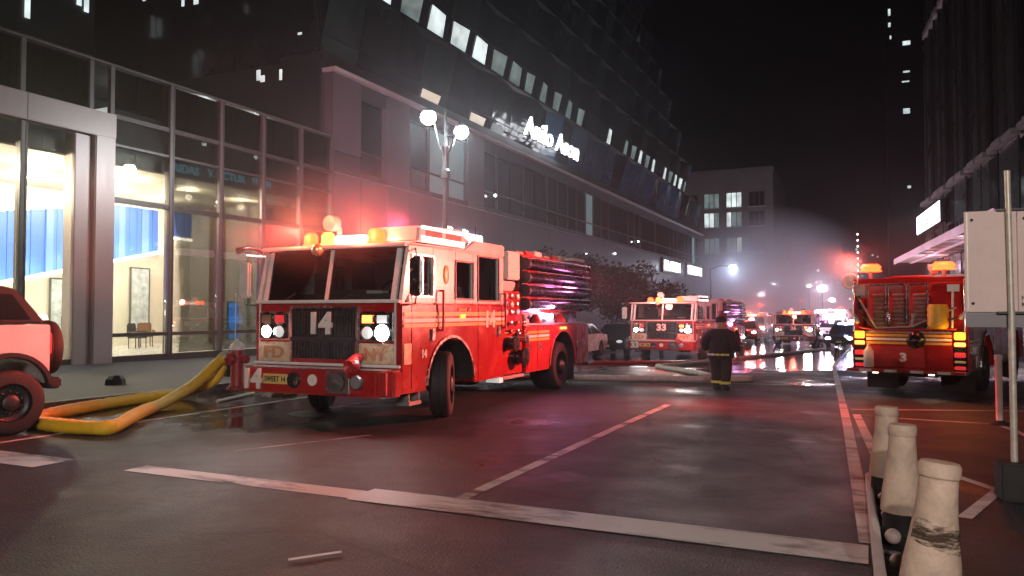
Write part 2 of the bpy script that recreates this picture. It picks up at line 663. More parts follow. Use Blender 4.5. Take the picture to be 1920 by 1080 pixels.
def strip(xl, xr, off, ys, thick=None):
    """sheet following the street level between two edges x(y)"""
    mb = MB()
    n = len(ys)
    vs = []
    for y in ys:
        vs += [(xl(y), y, g(y) + off), (xr(y), y, g(y) + off)]
    fs = [(2 * i, 2 * i + 1, 2 * i + 3, 2 * i + 2) for i in range(n - 1)]
    if thick:
        o = len(vs)
        vs += [(x, y, z - thick) for x, y, z in vs]
        for i in range(n - 1):
            fs += [(2 * i, 2 * i + 2, 2 * i + 2 + o, 2 * i + o), (2 * i + 1, 2 * i + 1 + o, 2 * i + 3 + o, 2 * i + 3)]
        fs += [(0, o, o + 1, 1), (2 * n - 2, 2 * n - 1, 2 * n - 1 + o, 2 * n - 2 + o)]
    return mb.add(vs, fs)


# ------------------------------------------------------------------ ground
KX = -12.9                     # left kerb


def RX(y):
    return 5.6 - .02 * y       # right kerb


rd = strip(lambda y: KX - .02, lambda y: RX(y) + .02, 0, YS).build('road', M['asphalt'])
tag(rd, 'dark wet asphalt street', None, None, 'structure')
gr = MB().add([(-600, -300, -9), (600, -300, -9), (600, 900, -9), (-600, 900, -9)], [(0, 1, 2, 3)]).build('ground', M['pavement'])
tag(gr, None, None, None, 'structure')
sw = strip(lambda y: -40, lambda y: KX - .16, .13, YS, .4).build('pavement', M['pavement'])
tag(sw, None, None, None, 'structure')
sw2 = strip(lambda y: RX(y) + .16, lambda y: 40, .13, YS, .4).build('pavement', M['pavement'])
tag(sw2, None, None, None, 'structure')
for (par, fx) in ((sw, lambda y: KX - .16), (sw2, lambda y: RX(y))):
    y = 2.
    while y < 64:
        mb = MB()
        a, b_ = y + .006, y + 1.994
        x0a, x0b = fx(a), fx(b_)
        vs = []
        for (yy, xx) in ((a, x0a), (b_, x0b)):
            for dz in (-.2, .14):
                vs += [(xx, yy, g(yy) + dz), (xx + .16, yy, g(yy) + dz)]
        mb.add(vs, [(0, 1, 3, 2), (4, 6, 7, 5), (0, 4, 5, 1), (2, 3, 7, 6), (0, 2, 6, 4), (1, 5, 7, 3)])
        mb.build('kerb_stone', M['kerb'], par, .012)
        y += 2.0


def marking(pts, w, off=.004):
    """painted stripe along a polyline on the road"""
    P = [Vector((x, y, 0)) for x, y in pts]
    Q = [P[0]]
    for a, b in zip(P, P[1:]):
        k = max(1, int((b - a).length / 1.2))
        Q += [a.lerp(b, (i + 1) / k) for i in range(k)]
    vs = []
    for i, p in enumerate(Q):
        t = (Q[min(len(Q) - 1, i + 1)] - Q[max(0, i - 1)]).normalized()
        nn = Vector((-t.y, t.x, 0)) * (w / 2)
        for q in (p + nn, p - nn):
            vs.append((q.x, q.y, g(q.y) + off))
    fs = [(2 * i, 2 * i + 1, 2 * i + 3, 2 * i + 2) for i in range(len(Q) - 1)]
    o = MB().add(vs, fs).build('road_marking', M['line'], rd)
    return o


marking([(-12.8, 5.72), (-8.35, 5.75)], .5)
marking([(-7.3, 5.95), (-3.75, 5.97)], .3)
marking([(-4.35, 5.99), (-.05, 6.0)], .46, .008)
marking([(-3.42, 6.25), (-3.45, 14.2)], .13)
marking([(-10.3, 4.5), (-10.3, 8.1)], .10)
marking([(-10.32, 8.15), (-10.2, 26)], .10)
marking([(-7.1, 7.2), (-6.3, 8.9)], .035)
marking([(-.05, 6.3), (-.36, 12.55), (-1.3, 30), (-1.4, 60)], .13)
marking([(.12, 8.6), (-.27, 14.2)], .12)
marking([(-.37, 14.95), (3.9, 16.6)], .12)
marking([(.05, 13.95), (1.7, 13.85), (2.2, 11.0), (3.9, 9.2)], .11)
marking([(.43, 9.85), (1.06, 8.68), (.66, 7.4)], .11)
marking([(-6.4, 19.5), (-1.8, 19.8)], .08)


# ------------------------------------------------------------------ fire engines seen from the front
def arc(cy_, cz, r, a0, a1, n):
    return [(cy_ + r * math.cos(R(a0 + (a1 - a0) * i / n)), cz + r * math.sin(R(a0 + (a1 - a0) * i / n))) for i in range(n + 1)]


def wheel_parts(parent, x, y, z, r, w, steer=0, side=1, rim='dkmetal', n=28):
    """tyre with a tread, and a rim with its hub, axle along x; side = which way the outer face looks"""
    mt = Matrix.Translation((x, y, z)) @ Matrix.Rotation(steer, 4, 'Z') @ Matrix.Rotation(R(90) * side, 4, 'Y')
    mb = MB()
    mb.lathe([(r * .60, -w / 2), (r * .88, -w / 2), (r * .97, -w * .42), (r, -w * .3), (r, -w * .22), (r * .972, -w * .21), (r * .972, -w * .15), (r, -w * .14),
              (r, -.02 * w), (r * .972, -.01 * w), (r * .972, .05 * w), (r, .06 * w), (r, w * .3), (r * .97, w * .42), (r * .88, w / 2), (r * .60, w / 2), (r * .58, w * .2)], n, mt)
    t = mb.build('wheel', M['black'], parent, 0, 40)
    rm = MB()
    rm.lathe([(r * .62, -w * .45), (r * .62, w * .40), (r * .57, w * .46), (r * .54, w * .30), (r * .42, w * .18), (r * .26, w * .2), (r * .24, w * .5), (r * .17, w * .56), (.01, w * .57)], n, mt)
    for k in range(10):
        a = 2 * math.pi * k / 10
        rm.lathe([(.018, 0), (.018, .05), (.005, .06)], 6, mt @ Matrix.Translation((r * .34 * math.cos(a), r * .34 * math.sin(a), w * .18)))
    rm.build('rim', M[rim], t, 0, 40)
    return t


def windows_wall(mb, xa, xb, y0, y1, z0, z1, wins):
    """a wall in the y-z plane with openings: (ya, yb, za, zb), sorted along y and apart"""
    y = y0
    for (ya, yb, za, zb) in wins:
        mb.box(xa, xb, y, ya, z0, z1)
        mb.box(xa, xb, ya, yb, z0, za)
        mb.box(xa, xb, ya, yb, zb, z1)
        y = yb
    mb.box(xa, xb, y, y1, z0, z1)


def ring_x(mb, x0, x1, ya, yb, za, zb, t):
    mb.box(x0, x1, ya - t, yb + t, zb, zb + t)
    mb.box(x0, x1, ya - t, yb + t, za - t, za)
    mb.box(x0, x1, ya - t, ya, za, zb)
    mb.box(x0, x1, yb, yb + t, za, zb)


def fire_engine(label, number, loc, rz=0, scale=None, hero=True, beams=True):
    """local axes: front face at y = 0 looking to -y, body running to +y, z up from the road"""
    t = thing('fire_engine', label, 'fire engine', loc, rz, None, scale)
    W = 1.38
    # lower cab with the front wheel arch cut out
    poly = [(0, .50), (.78, .50)] + arc(1.47, .53, .76, 178, 2, 18) + [(2.30, .50), (3.44, .50), (3.44, 1.84), (0, 1.84)]
    me = MB().prism_x(poly, -W, W).mesh('cab', M['red'], .05, 35, 3)
    cab = link('cab', me, t)
    # arch trims, mud guard lining
    for sx in (-1, 1):
        a_o, a_i = arc(1.47, .53, .80, 176, 4, 18), arc(1.47, .53, .755, 176, 4, 18)
        MB().prism_x(a_o + a_i[::-1], sx * W if sx > 0 else -W - .025, sx * W + .025 if sx > 0 else -W).build('arch_trim', M['chrome'], t)
    # front grille
    gr_ = MB()
    gr_.box(-.60, .60, -.035, .03, .99, 1.76)
    grille = gr_.build('grille', M['blackg'], t, .01)
    bars = MB()
    for k in range(21):
        x = -.57 + k * .057
        bars.box(x - .011, x + .011, -.062, -.034, 1.33, 1.72)
        bars.box(x - .011, x + .011, -.062, -.034, 1.01, 1.24)
    b_ = bars.build('grille_bar', M['dkmetal'], grille)
    b_['kind'] = 'stuff'
    box('grille_crossbar', 'dkmetal', grille, -.62, .62, -.075, -.03, 1.25, 1.32, .01)
    mb = MB()
    mb.box(-.64, -.60, -.05, .01, .97, 1.79).box(.60, .64, -.05, .01, .97, 1.79).box(-.60, .60, -.05, .01, 1.76, 1.80)
    mb.build('grille_frame', M['chrome'], grille)
    text('grille_number', number, 'stripe', grille, (.0, -.075, 1.535), .40, .34, depth=.03, bold=.045)
    # headlight clusters
    for sx in (-1, 1):
        cx = sx * .96
        bz = box('headlight_bezel', 'chrome', t, cx - .31, cx + .31, -.04, .02, 1.26, 1.71, .02)
        box('headlight_well', 'blackg', bz, cx - .28, cx + .28, -.046, -.03, 1.29, 1.68)
        for k, (dx, dz, mt_, r_l) in enumerate(((-.13, 1.595, 'wood' if sx < 0 else 'beacon_y', .085), (.13, 1.595, 'redlens' if sx < 0 else 'headdim', .085),
                                               (-.13, 1.395, 'headlamp' if sx < 0 else 'headdim', .095), (.13, 1.395, 'headdim' if sx < 0 else 'headlamp', .095 if sx < 0 else .125))):
            rg = MB().lathe([(r_l + .012, 0), (r_l + .03, .008), (r_l + .03, .02), (r_l + .008, .026)], 18, Matrix.Translation((cx + dx, -.045, dz)) @ Matrix.Rotation(R(90), 4, 'X')).build('lamp_ring', M['chrome'], bz, 0, 50)
            if k < 2:
                l_ = B(cx + dx - .105, cx + dx + .105, -.075, -.04, dz - .075, dz + .075).build('headlight', M[mt_], t, .02)
            else:
                l_ = MB().lathe([(r_l, .0), (r_l, .02), (r_l * .9, .04), (r_l * .5, .052), (.002, .056)], 18, Matrix.Translation((cx + dx, -.045, dz)) @ Matrix.Rotation(R(90), 4, 'X')).build('headlight', M[mt_], t, 0, 50)
        pn = box('lettered_panel', 'cream', t, cx - .31, cx + .31, -.035, .02, .93, 1.235, .012)
        text('panel_letters', 'FD' if sx < 0 else 'NY', 'letterred', pn, (cx, -.04, 1.08), .40, .19, depth=.014, bold=.03)
    box('lower_trim', 'white', t, -W, W, -.045, 0.0, .885, .925, .01)
    box('belt_trim', 'white', t, -W + .02, W - .02, -.03, .05, 1.835, 1.885, .012)
    for sx in (-1, 1):
        box('corner_trim', 'white', t, sx * (W - .10) - .012, sx * (W - .10) + .012, -.022, .02, .93, 1.83, .005)
        box('corner_panel', 'cream', t, *sorted((sx * W, sx * (W + .012))), .06, .26, .93, 1.235, .004)
    # bumper
    bp = MB().prism_z([(-W - .03, 0), (-W - .03, -.22), (-W + .16, -.40), (W - .16, -.40), (W + .03, -.22), (W + .03, 0)], .48, .86).build('bumper', M['red'], t, .03, 35)
    box('bumper_tread', 'chrome', bp, -W + .1, W - .1, -.38, -.02, .861, .872)
    box('licence_plate', 'plate', bp, -.82, -.36, -.425, -.402, .62, .77, .004)
    text('plate_letters', 'SWEET 14' if number == '14' else number, 'ink', bp, (-.59, -.428, .695), .40, .085, depth=.006, bold=.02)
    text('bumper_number', number, 'stripe', bp, (-1.02, -.415, .69), .34, .31, depth=.03, bold=.05)
    MB().lathe([(.12, 0), (.12, .03), (.10, .05), (.03, .02), (.005, .02)], 18, Matrix.Translation((-.24, -.40, .69)) @ Matrix.Rotation(R(90), 4, 'X')).build('horn', M['carblack'], bp, 0, 40)
    em_ = MB().lathe([(.085, 0), (.085, .012), (.002, .014)], 20, Matrix.Translation((.10, -.40, .70)) @ Matrix.Rotation(R(90), 4, 'X')).build('round_badge', M['stripe'], bp, 0, 40)
    box('badge_bar', 'jeep', em_, .05, .15, -.419, -.413, .69, .71)
    sb = box('siren_box', 'chrome', bp, .38, .80, -.46, -.40, .52, .85, .012)
    MB().lathe([(.10, 0), (.13, .012), (.06, .02), (.02, .06), (.002, .06)], 16, Matrix.Translation((.59, -.46, .685)) @ Matrix.Rotation(R(90), 4, 'X')).build('speaker', M['interior'], sb, 0, 40)
    q = MB().tube([(.72, -.04, 1.04), (.70, -.16, 1.02), (.74, -.34, .94), (.84, -.47, .80)], [.05, .075, .095, .075], 12)
    q.lathe([(.05, -.05), (.115, -.03), (.12, .05), (.09, .10), (.06, .07), (.005, .05)], 16, Matrix.Translation((.83, -.42, .92)) @ Matrix.Rotation(R(90), 4, 'X'))
    q.build('siren', M['red2'], t, 0, 40)
    MB().lathe([(.085, 0), (.10, .05), (.09, .09), (.02, .10)], 14, Matrix.Translation((.93, -.40, .70)) @ Matrix.Rotation(R(90), 4, 'X')).build('hose_outlet', M['grey'], bp, 0, 40)
    box('corner_panel', 'red2', bp, W - .20, W - .02, -.36, -.32, .52, .84)
    # upper cab: walls with openings, pillars, roof
    up = MB()
    wins = [(.29, .90, 1.95, 2.55), (1.62, 2.22, 1.93, 2.53), (2.42, 3.22, 1.91, 2.66)]
    for sx in (-1, 1):
        xa, xb = (W - .07, W - .01) if sx > 0 else (-W + .01, -W + .07)
        windows_wall(up, xa, xb, .22, 3.44, 1.842, 2.70, wins)
        pil = [(.015, 1.842), (.10, 1.842), (.235, 2.0), (.235, 2.66), (.20, 2.66)]
        up.prism_x(pil, xa, xb)
        up.prism_x([(.015, 1.845), (.075, 1.845), (.255, 2.66), (.20, 2.66)], sx * (W - .17) - .045, sx * (W - .17) + .045)
    up.box(-W + .072, W - .072, 3.37, 3.435, 1.842, 2.70)
    upper = up.build('upper_cab', M['white'], t, .008)
    MB().prism_x([(.01, 1.885), (.05, 1.885), (.215, 2.66), (.17, 2.66)], -.028, .028).build('windscreen_divider', M['white'], t, .006)
    rf = MB().prism_x([(.08, 2.665), (.10, 2.735), (1.9, 2.755), (2.25, 2.93), (3.46, 2.93), (3.46, 2.705), (.3, 2.702)], -W - .005, W + .005).build('roof', M['white'], t, .025, 35)
    for sx in (-1, 1):
        pts = [(sx * .035, 1.888), (sx * (W - .215), 1.888), (sx * (W - .215), 2.655), (sx * .035, 2.655)]
        vs = []
        for (x, z) in pts:
            f_ = (z - 1.888) / .767
            for d in (0, .008):
                vs.append((x, .038 + .157 * f_ + d, z))
        MB().add(vs, [(0, 2, 4, 6), (1, 7, 5, 3), (0, 1, 3, 2), (2, 3, 5, 4), (4, 5, 7, 6), (6, 7, 1, 0)]).build('windscreen', M['pane_car'], t)
        # wiper
        MB().tube([(sx * .55 - .25, -.005, 1.87), (sx * .55 - .05, .03, 1.99)], .012, 6).build('wiper', M['black'], t)
        xo = sx * (W - .012)
        for (ya, yb, za, zb) in wins:
            fr = MB()
            ring_x(fr, min(xo, xo + sx * .02), max(xo, xo + sx * .02), ya, yb, za, zb, .025)
            wf = fr.build('side_window', M['dkmetal'] if ya > 1 else M['chrome'], t)
            box('window_pane', 'pane_car', wf, sx * (W - .05) - .004, sx * (W - .05) + .004, ya, yb, za, zb)
    box('window_top_strip', 'red2', t, W - .085, W - .06, 2.43, 3.21, 2.48, 2.65)  # red strip across the top of the rear side window
    # inside of the cab
    box('dashboard', 'interior', t, -W + .1, W - .1, .12, .55, 1.845, 1.98, .03)
    for sx in (-1, 1):
        se = box('seat', 'seat', t, sx * .8 - .27, sx * .8 + .27, 1.0, 1.16, 1.845, 2.42, .05)
        box('headrest', 'seat', se, sx * .8 - .14, sx * .8 + .14, 1.02, 1.12, 2.44, 2.60, .04)
    box('engine_cover', 'interior', t, -.4, .4, .56, 2.2, 1.845, 2.06, .05)
    MB().tube([(.80 + .19 * math.cos(a * math.pi / 8), .62 + .05 * math.sin(a * math.pi / 8), 2.02 + .17 * math.sin(a * math.pi / 8)) for a in range(17)], .016, 6).build('steering_wheel', M['black'], t, 0, 60)
    box('clipboard', 'stripe', t, .55, .85, .3, .45, 1.985, 2.03)
    # doors: panels a touch proud of the side, with handles and rails
    for sx in (-1, 1):
        xs_ = (W, W + .008) if sx > 0 else (-W - .008, -W)
        d1 = [(.27, .55), (.69, .55)] + [p for p in arc(1.47, .53, .81, 176, 125, 8)] + [(.96, 1.80), (.27, 1.80)]
        dr = MB().prism_x(d1, *xs_).build('door', M['red'], t, .004)
        d2 = [(2.40, .55), (3.30, .55), (3.30, 1.80), (2.40, 1.80)]
        dr2 = MB().prism_x(d2, *xs_).build('door', M['red'], t, .004)
        for d_, y in ((dr, .84), (dr2, 3.18)):
            MB().box(sx * (W + .03) - .018, sx * (W + .03) + .018, y - .03, y + .05, 1.26, 1.44).build('handle', M['chrome'], d_, .008)
        for y in (1.10, 3.38):
            rl = MB().tube([(sx * (W + .065), y, 1.40), (sx * (W + .065), y, 2.05)], .02, 8)
            rl.box(sx * (W + .03) - .035, sx * (W + .03) + .035, y - .015, y + .015, 1.40, 1.43)
            rl.box(sx * (W + .03) - .035, sx * (W + .03) + .035, y - .015, y + .015, 2.02, 2.05)
            rl.build('grab_rail', M['red2'], t, 0, 50)
        for k, (za, zb, m_) in enumerate(((1.635, 1.70, 'gold'), (1.545, 1.60, 'stripe'), (1.47, 1.525, 'gold'))):
            for (ya, yb) in ((-.0, .265), (.275, .955), (.965, 2.395), (2.405, 3.295), (3.305, 3.44)):
                xo = (W + .001, W + .012) if sx > 0 else (-W - .012, -W - .001)
                box('side_stripe', m_, t, xo[0], xo[1], max(ya, .06), yb, za, zb)
        text('door_number', number, 'stripe', t, (sx * (W + .018), 2.86, 1.58), .36, .30, '+x' if sx > 0 else '-x', .012, .04)
        text('door_number', number[:1] + '4', 'stripe', t, (sx * (W + .016), .62, 1.07), .13, .13, '+x' if sx > 0 else '-x', .010, .03)
        text('side_script', 'Sweet 14' if number == '14' else 'Engine', 'gold', t, (sx * (W + .012), 1.9, 1.745), .42, .07, '+x' if sx > 0 else '-x', .008, .01)
        # oval crest on the cab side
        MB().lathe([(.10, 0), (.10, .012), (.07, .02), (.002, .022)], 18, Matrix.Translation((sx * (W - .008), 1.30, 2.30)) @ Matrix.Rotation(R(90) * sx, 4, 'Y') @ Matrix.Diagonal((1.5, .8, 1, 1))).build('crest', M['gold'], t, 0, 40)
        box('marker_lamp', 'amber', t, *((W + .001, W + .03) if sx > 0 else (-W - .03, -W - .001)), 1.75, 1.90, 1.60, 1.66)
        # mirrors on their arms
        mr_ = box('mirror', 'chrome' if sx > 0 else 'whitepl', t, sx * (W + .24) - .11, sx * (W + .24) + .11, -.02, .06, 1.93, 2.50, .03)
        MB().tube([(sx * (W - .02), .22, 2.60), (sx * (W + .22), .02, 2.62), (sx * (W + .24), .02, 2.5)], .014, 6).build('mirror_arm', M['chrome'], mr_)
        MB().tube([(sx * (W - .02), .1, 1.80), (sx * (W + .22), .02, 1.82), (sx * (W + .24), .02, 1.93)], .014, 6).build('mirror_arm', M['chrome'], mr_)
        box('mirror_glass', 'pane_endblue', mr_, sx * (W + .24) - .09, sx * (W + .24) + .09, .061, .066, 1.96, 2.47)
        # step under the door
        st = MB().box(sx * (W - .18) - .12, sx * (W - .18) + .12, .30, .66, .30, .36)
        st.box(sx * (W - .18) - .10, sx * (W - .18) + .10, .32, .36, .36, .50).box(sx * (W - .18) - .10, sx * (W - .18) + .10, .60, .64, .36, .50)
        st.build('step', M['grey'], t, .01)
    for (yc, yn) in ((1.47, 1), (6.44, 2)):
        a_o, a_i = arc(yc, .53, .758, 178, 2, 18), arc(yc, .53, .735, 178, 2, 18)
        for sx in (-1, 1):
            wl = MB().prism_x(a_o + a_i[::-1], *sorted((sx * (W - .004), sx * (W - .80))))
            wl.prism_x(arc(yc, .53, .74, 178, 2, 18), *sorted((sx * (W - .80), sx * (W - .78))))
            wl.build('wheel_well', M['black'], t)
    # pump panel
    pp = box('pump_panel', 'red', t, -W + .06, W - .06, 3.46, 4.40, .52, 2.10, .01)
    for sx in (-1, 1):
        xo = sx * (W - .055)
        mt0 = Matrix.Rotation(R(90) * sx, 4, 'Y')
        for k in range(9):
            MB().lathe([(.055, 0), (.055, .03), (.045, .035), (.002, .036)], 12, Matrix.Translation((xo, 3.62 + (k % 3) * .26, 2.0 - (k // 3) * .15)) @ mt0).build('gauge', M['chrome'] if k % 2 else M['stripe'], pp, 0, 40)
        for k in range(6):
            MB().lathe([(.02, 0), (.02, .10), (.04, .11), (.04, .16), (.002, .17)], 10, Matrix.Translation((xo, 3.58 + (k % 3) * .30, 1.5 - (k // 3) * .16)) @ mt0).build('valve_lever', M['red2'] if k % 2 else M['chrome'], pp, 0, 40)
        for (y, z, r) in ((3.66, 1.10, .13), (4.08, .84, .16), (4.14, 1.2, .10)):
            MB().lathe([(r, 0), (r, .06), (r * .85, .07), (r * .85, .16), (r * 1.1, .17), (r * 1.1, .22), (.01, .23)], 16, Matrix.Translation((xo, y, z)) @ mt0).build('hose_inlet', M['blackg'] if r > .12 else M['chrome'], pp, 0, 40)
        box('pump_stripe', 'gold', pp, *sorted((xo, xo + sx * .012)), 3.48, 4.38, 1.30, 1.36)
        box('running_board', 'grey', t, *sorted((sx * (W - .02), sx * (W - .5))), 3.46, 4.42, .44, .50, .01)
        box('running_lamp', 'headdim', t, *sorted((sx * (W - .02), sx * (W - .3))), 3.30, 3.44, .40, .49)
    box('crosslay_bed', 'grey', t, -W + .15, W - .15, 3.50, 4.30, 2.11, 2.30, .02)
    # ladder end / crosslay hose pile behind the cab
    lb = box('ladder_rack', 'whitepl', t, .55, W - .04, 3.70, 4.25, 2.32, 2.86, .02)
    for k in range(4):
        box('rung', 'grey', lb, .53, .55, 3.75 + k * .13, 3.80 + k * .13, 2.36, 2.82)
    # rear body: compartments, deck, hose rack with hard suction hoses
    rp = [(4.42, .50), (5.66, .50)] + arc(6.44, .53, .76, 178, 2, 18) + [(7.24, .50), (8.13, .50), (8.13, 1.42), (4.42, 1.42)]
    rb = MB().prism_x(rp, -W, W).build('rear_body', M['red'], t, .02, 35)
    for sx in (-1, 1):
        xo = (W, W + .01) if sx > 0 else (-W - .01, -W)
        for (ya, yb, za, zb) in ((4.5, 4.98, .56, 1.36), (5.02, 5.62, .56, 1.36), (7.30, 7.66, .60, 1.36), (7.70, 8.08, .60, 1.36)):
            d_ = box('locker_door', 'red', rb, xo[0], xo[1], ya, yb, za, zb, .004)
            box('handle', 'chrome', d_, *sorted((sx * W, sx * (W + .03))), ya + .05, ya + .12, .95, 1.05)
        for k, z in enumerate((1.27, 1.19, 1.12)):
            for (ya, yb) in ((4.5, 4.98), (5.02, 5.62)):
                box('side_stripe', 'gold' if k != 1 else 'stripe', rb, *sorted((sx * (W + .011), sx * (W + .02))), ya, yb, z, z + .05)
        a_o, a_i = arc(6.44, .53, .80, 176, 4, 18), arc(6.44, .53, .755, 176, 4, 18)
        MB().prism_x(a_o + a_i[::-1], *sorted((sx * W, sx * (W + .022)))).build('arch_trim', M['red2'], rb)
        box('arch_lamp', 'beacon_y', rb, *sorted((sx * W, sx * (W + .03))), 6.28, 6.60, 1.325, 1.375)
        # tools on the deck
        for k in range(5):
            y = 4.7 + k * .68
            MB().lathe([(.13, 0), (.15, .04), (.14, .12), (.07, .20), (.05, .24)], 12, Matrix.Translation((sx * (W - .2), y, 1.42))).build('nozzle', M['red2'] if k % 2 else M['grey'], rb, 0, 40)
        box('deck_lamp', 'scene_l' if sx > 0 else 'headdim', rb, *sorted((sx * (W - .14), sx * (W - .05))), 5.55, 6.0, 1.56, 1.66, .01)
        box('hose_bed_wall', 'red', t, *sorted((sx * (W - .16), sx * (W - .24))), 4.44, 8.10, 1.70, 2.86, .01)
        rk = box('suction_rack', 'dkmetal', t, *sorted((sx * (W - .158), sx * (W - .10))), 4.50, 4.56, 1.72, 2.82)
        box('rack_post', 'dkmetal', rk, *sorted((sx * (W - .158), sx * (W - .10))), 7.96, 8.02, 1.72, 2.82)
        for k in range(4):
            z = 1.86 + k * .265
            c_ = MB()
            pts = [(sx * (W - .01), 4.46 + .06 * i, z) for i in range(61)]
            c_.tube(pts, [.094 if i % 2 else .102 for i in range(61)], 12)
            hs = c_.build('suction_hose', M['blackg'], t, 0, 60)
            MB().lathe([(.115, -.02), (.115, .07), (.125, .08), (.125, .11), (.03, .12)], 14, Matrix.Translation((sx * (W - .01), 4.50, z)) @ Matrix.Rotation(R(90), 4, 'X')).build('coupling', M['dkmetal'], hs, 0, 40)
            box('hose_shelf', 'chrome', hs, *sorted((sx * (W - .01), sx * (W + .105))), 4.75, 8.05, z + .108, z + .126)
    lamp('POINT', t, (W + .10, 5.8, 1.75), 26, (.95, .45, 1), .1)
    lamp('POINT', t, (W + .35, 7.3, 2.3), 22, (1, .25, .75), .1)
    box('deck_plate', 'grey', t, -W + .05, W - .05, 4.44, 8.10, 1.43, 1.47)
    hb = box('hose_bed', 'hosew', t, -W + .26, W - .26, 4.5, 8.05, 1.6, 2.84, .05)
    for k in range(7):
        box('equipment_case', ('grey', 'red2', 'whitepl')[k % 3], t, W - .5 - (k % 2) * .1, W - .28, 4.6 + k * .48, 4.98 + k * .48, 2.845, 2.93 + (k % 3) * .03, .02)
    box('rear_scene_bar', 'stripe', t, W - .25, W - .05, 7.2, 8.05, 2.88, 2.95, .01)
    box('tailboard', 'chrome', t, -W, W, 8.13, 8.5, .46, .54, .01)
    # underside, wheels
    box('chassis', 'dkmetal', t, -.55, .55, .3, 8.1, .42, .66)
    box('axle', 'dkmetal', t, -W + .3, W - .3, 1.40, 1.54, .42, .58)
    for sx in (-1, 1):
        wheel_parts(t, sx * (W - .17), 1.47, .53, .53, .32, R(24), sx)
        wheel_parts(t, sx * (W - .32), 6.44, .53, .53, .58, 0, sx)
    box('mud_flap', 'black', t, W - .62, W - .04, 7.22, 7.25, .16, .6)
    # roof gear
    rl = MB()
    for x, m_ in ((-.62, 'beacon_o'), (-.28, 'beacon_y')):
        d_ = MB().lathe([(.13, 0), (.13, .04), (.11, .05), (.11, .17), (.07, .22), (.005, .23)], 16, Matrix.Translation((x, .42, 2.745))).build('beacon', M[m_], t, 0, 50)
    bar = box('light_bar', 'whitebar', t, -.12, .46, .34, .56, 2.75, 2.90, .03)
    for x in (.62,):
        MB().lathe([(.16, 0), (.16, .04), (.13, .05), (.13, .20), (.08, .25), (.005, .26)], 16, Matrix.Translation((x, .45, 2.745))).build('beacon', M['beacon_o'], t, 0, 50)
    sp = MB().tube([(-.12, .5, 2.75), (-.12, .5, 3.02), (-.18, .42, 3.08)], .045, 8)
    sp.lathe([(.03, -.10), (.12, -.06), (.13, .08), (.12, .10), (.10, .09), (.005, .06)], 16, Matrix.Translation((-.16, .38, 3.10)) @ Matrix.Rotation(R(90), 4, 'X'))
    sp.build('spotlight', M['whitepl'], t, 0, 40)
    MB().sphere((-.20, .06, 2.66), .10, 12).build('bell', M['goldchrome'], t, 0, 60)
    cs = MB().prism_x([(.5, 2.77), (.55, 3.02), (1.9, 3.08), (2.05, 2.96), (2.2, 2.94), (2.0, 2.78)], .52, W - .05).build('roof_console', M['white'], t, .03)
    for k in range(2):
        box('console_vent', 'dkmetal', cs, W - .052, W - .045, .75 + k * .62, 1.25 + k * .62, 2.88, 2.97)
    box('console_glow', 'whitebar', cs, W - .049, W - .035, .62, 1.98, 2.79, 2.87)  # added glowing strips, standing in for beacon light on the white console
    box('console_glow', 'whitebar', cs, W - .049, W - .035, .62, 1.98, 2.985, 3.03)
    box('roof_hatch', 'white', t, -.9, .4, 2.5, 3.3, 2.932, 2.99, .02)
    mn = MB().tube([(.35, 2.9, 2.94), (.35, 2.9, 3.12), (.55, 2.75, 3.16)], .05, 8)
    mn.box(.15, .30, 2.7, 3.0, 2.94, 3.04)
    mn.build('deck_gun', M['grey'], t, 0, 50)
    for k in range(3):
        MB().tube([(-.9 + k * .9, 3.2, 2.93), (-.9 + k * .9, 3.22, 3.28)], .008, 5).build('aerial', M['ink'], t)
    hn = MB().tube([(-W + .05, .25, 2.66), (-W - .1, -.05, 2.74), (-W - .30, -.10, 2.68)], [.03, .03, .06], 8)
    hn.build('air_horn', M['chrome'], t, 0, 60)
    # lamps' own light
    if beams:
        for sx in (-1, 1):
            lamp('SPOT', t, (sx * .96 + (.14 if sx < 0 else -.14), -.16, 1.40), 330 if sx > 0 else 120, (.95, .97, 1), .06, aim((-.1 * sx, -1, -.13)), 70, .8)
        for x, c, p in ((-.62, (1, .12, .05), 110), (.62, (1, .10, .05), 150)):
            lamp('POINT', t, (x, .10, 2.98), p, c, .1)
    else:
        lamp('POINT', t, (0, -.5, 2.9), 130, (1, .14, .10), .15)
        lamp('SPOT', t, (.8, -.15, 1.4), 260, (1, .93, .88), .1, aim((0, -1, -.10)), 80, .8)
        lamp('SPOT', t, (-.8, -.15, 1.4), 160, (1, .93, .88), .1, aim((0, -1, -.10)), 80, .8)
    return t


e1 = fire_engine('red and white fire engine numbered 14 parked by the hydrant, headlights on', '14', (-7.58, 9.5, .0))
lamp('SPOT', e1, (1.5, 6.3, 2.8), 4500, (1, .05, .04), .12, aim((1, -.25, -.62)), 44, 1)
lamp('SPOT', e1, (-.75, .30, 3.0), 5200, (1, .20, .14), .12, aim((-13.7, 6.9, 1.2)), 20, 1)
lamp('SPOT', e1, (-.70, .30, 2.98), 2600, (1, .10, .07), .12, aim((-.62, -.66, -.32)), 62, .9)
lamp('SPOT', e1, (.3, 1.6, 3.15), 17000, (1, .10, .20), .15, aim((-.60, .79, .05)), 62, 1)
e2 = fire_engine('smaller looking pink lit fire engine behind the walking firefighter, light bar glowing', '33', (-8.15, 32.6, g(35)), R(-6), (1.06, .98, .89), False, False)
e4 = fire_engine('dim fire engine deepest in the smoke, left of the farthest clear one', '9', (-10.2, 74, g(76)), 0, (1.0, .9, .86), False, False)
e3 = fire_engine('farthest fire engine, facing front in the haze with both headlights glowing', '26', (-5.1, 58, g(60)), 0, (1.0, 1, .84), False, False)


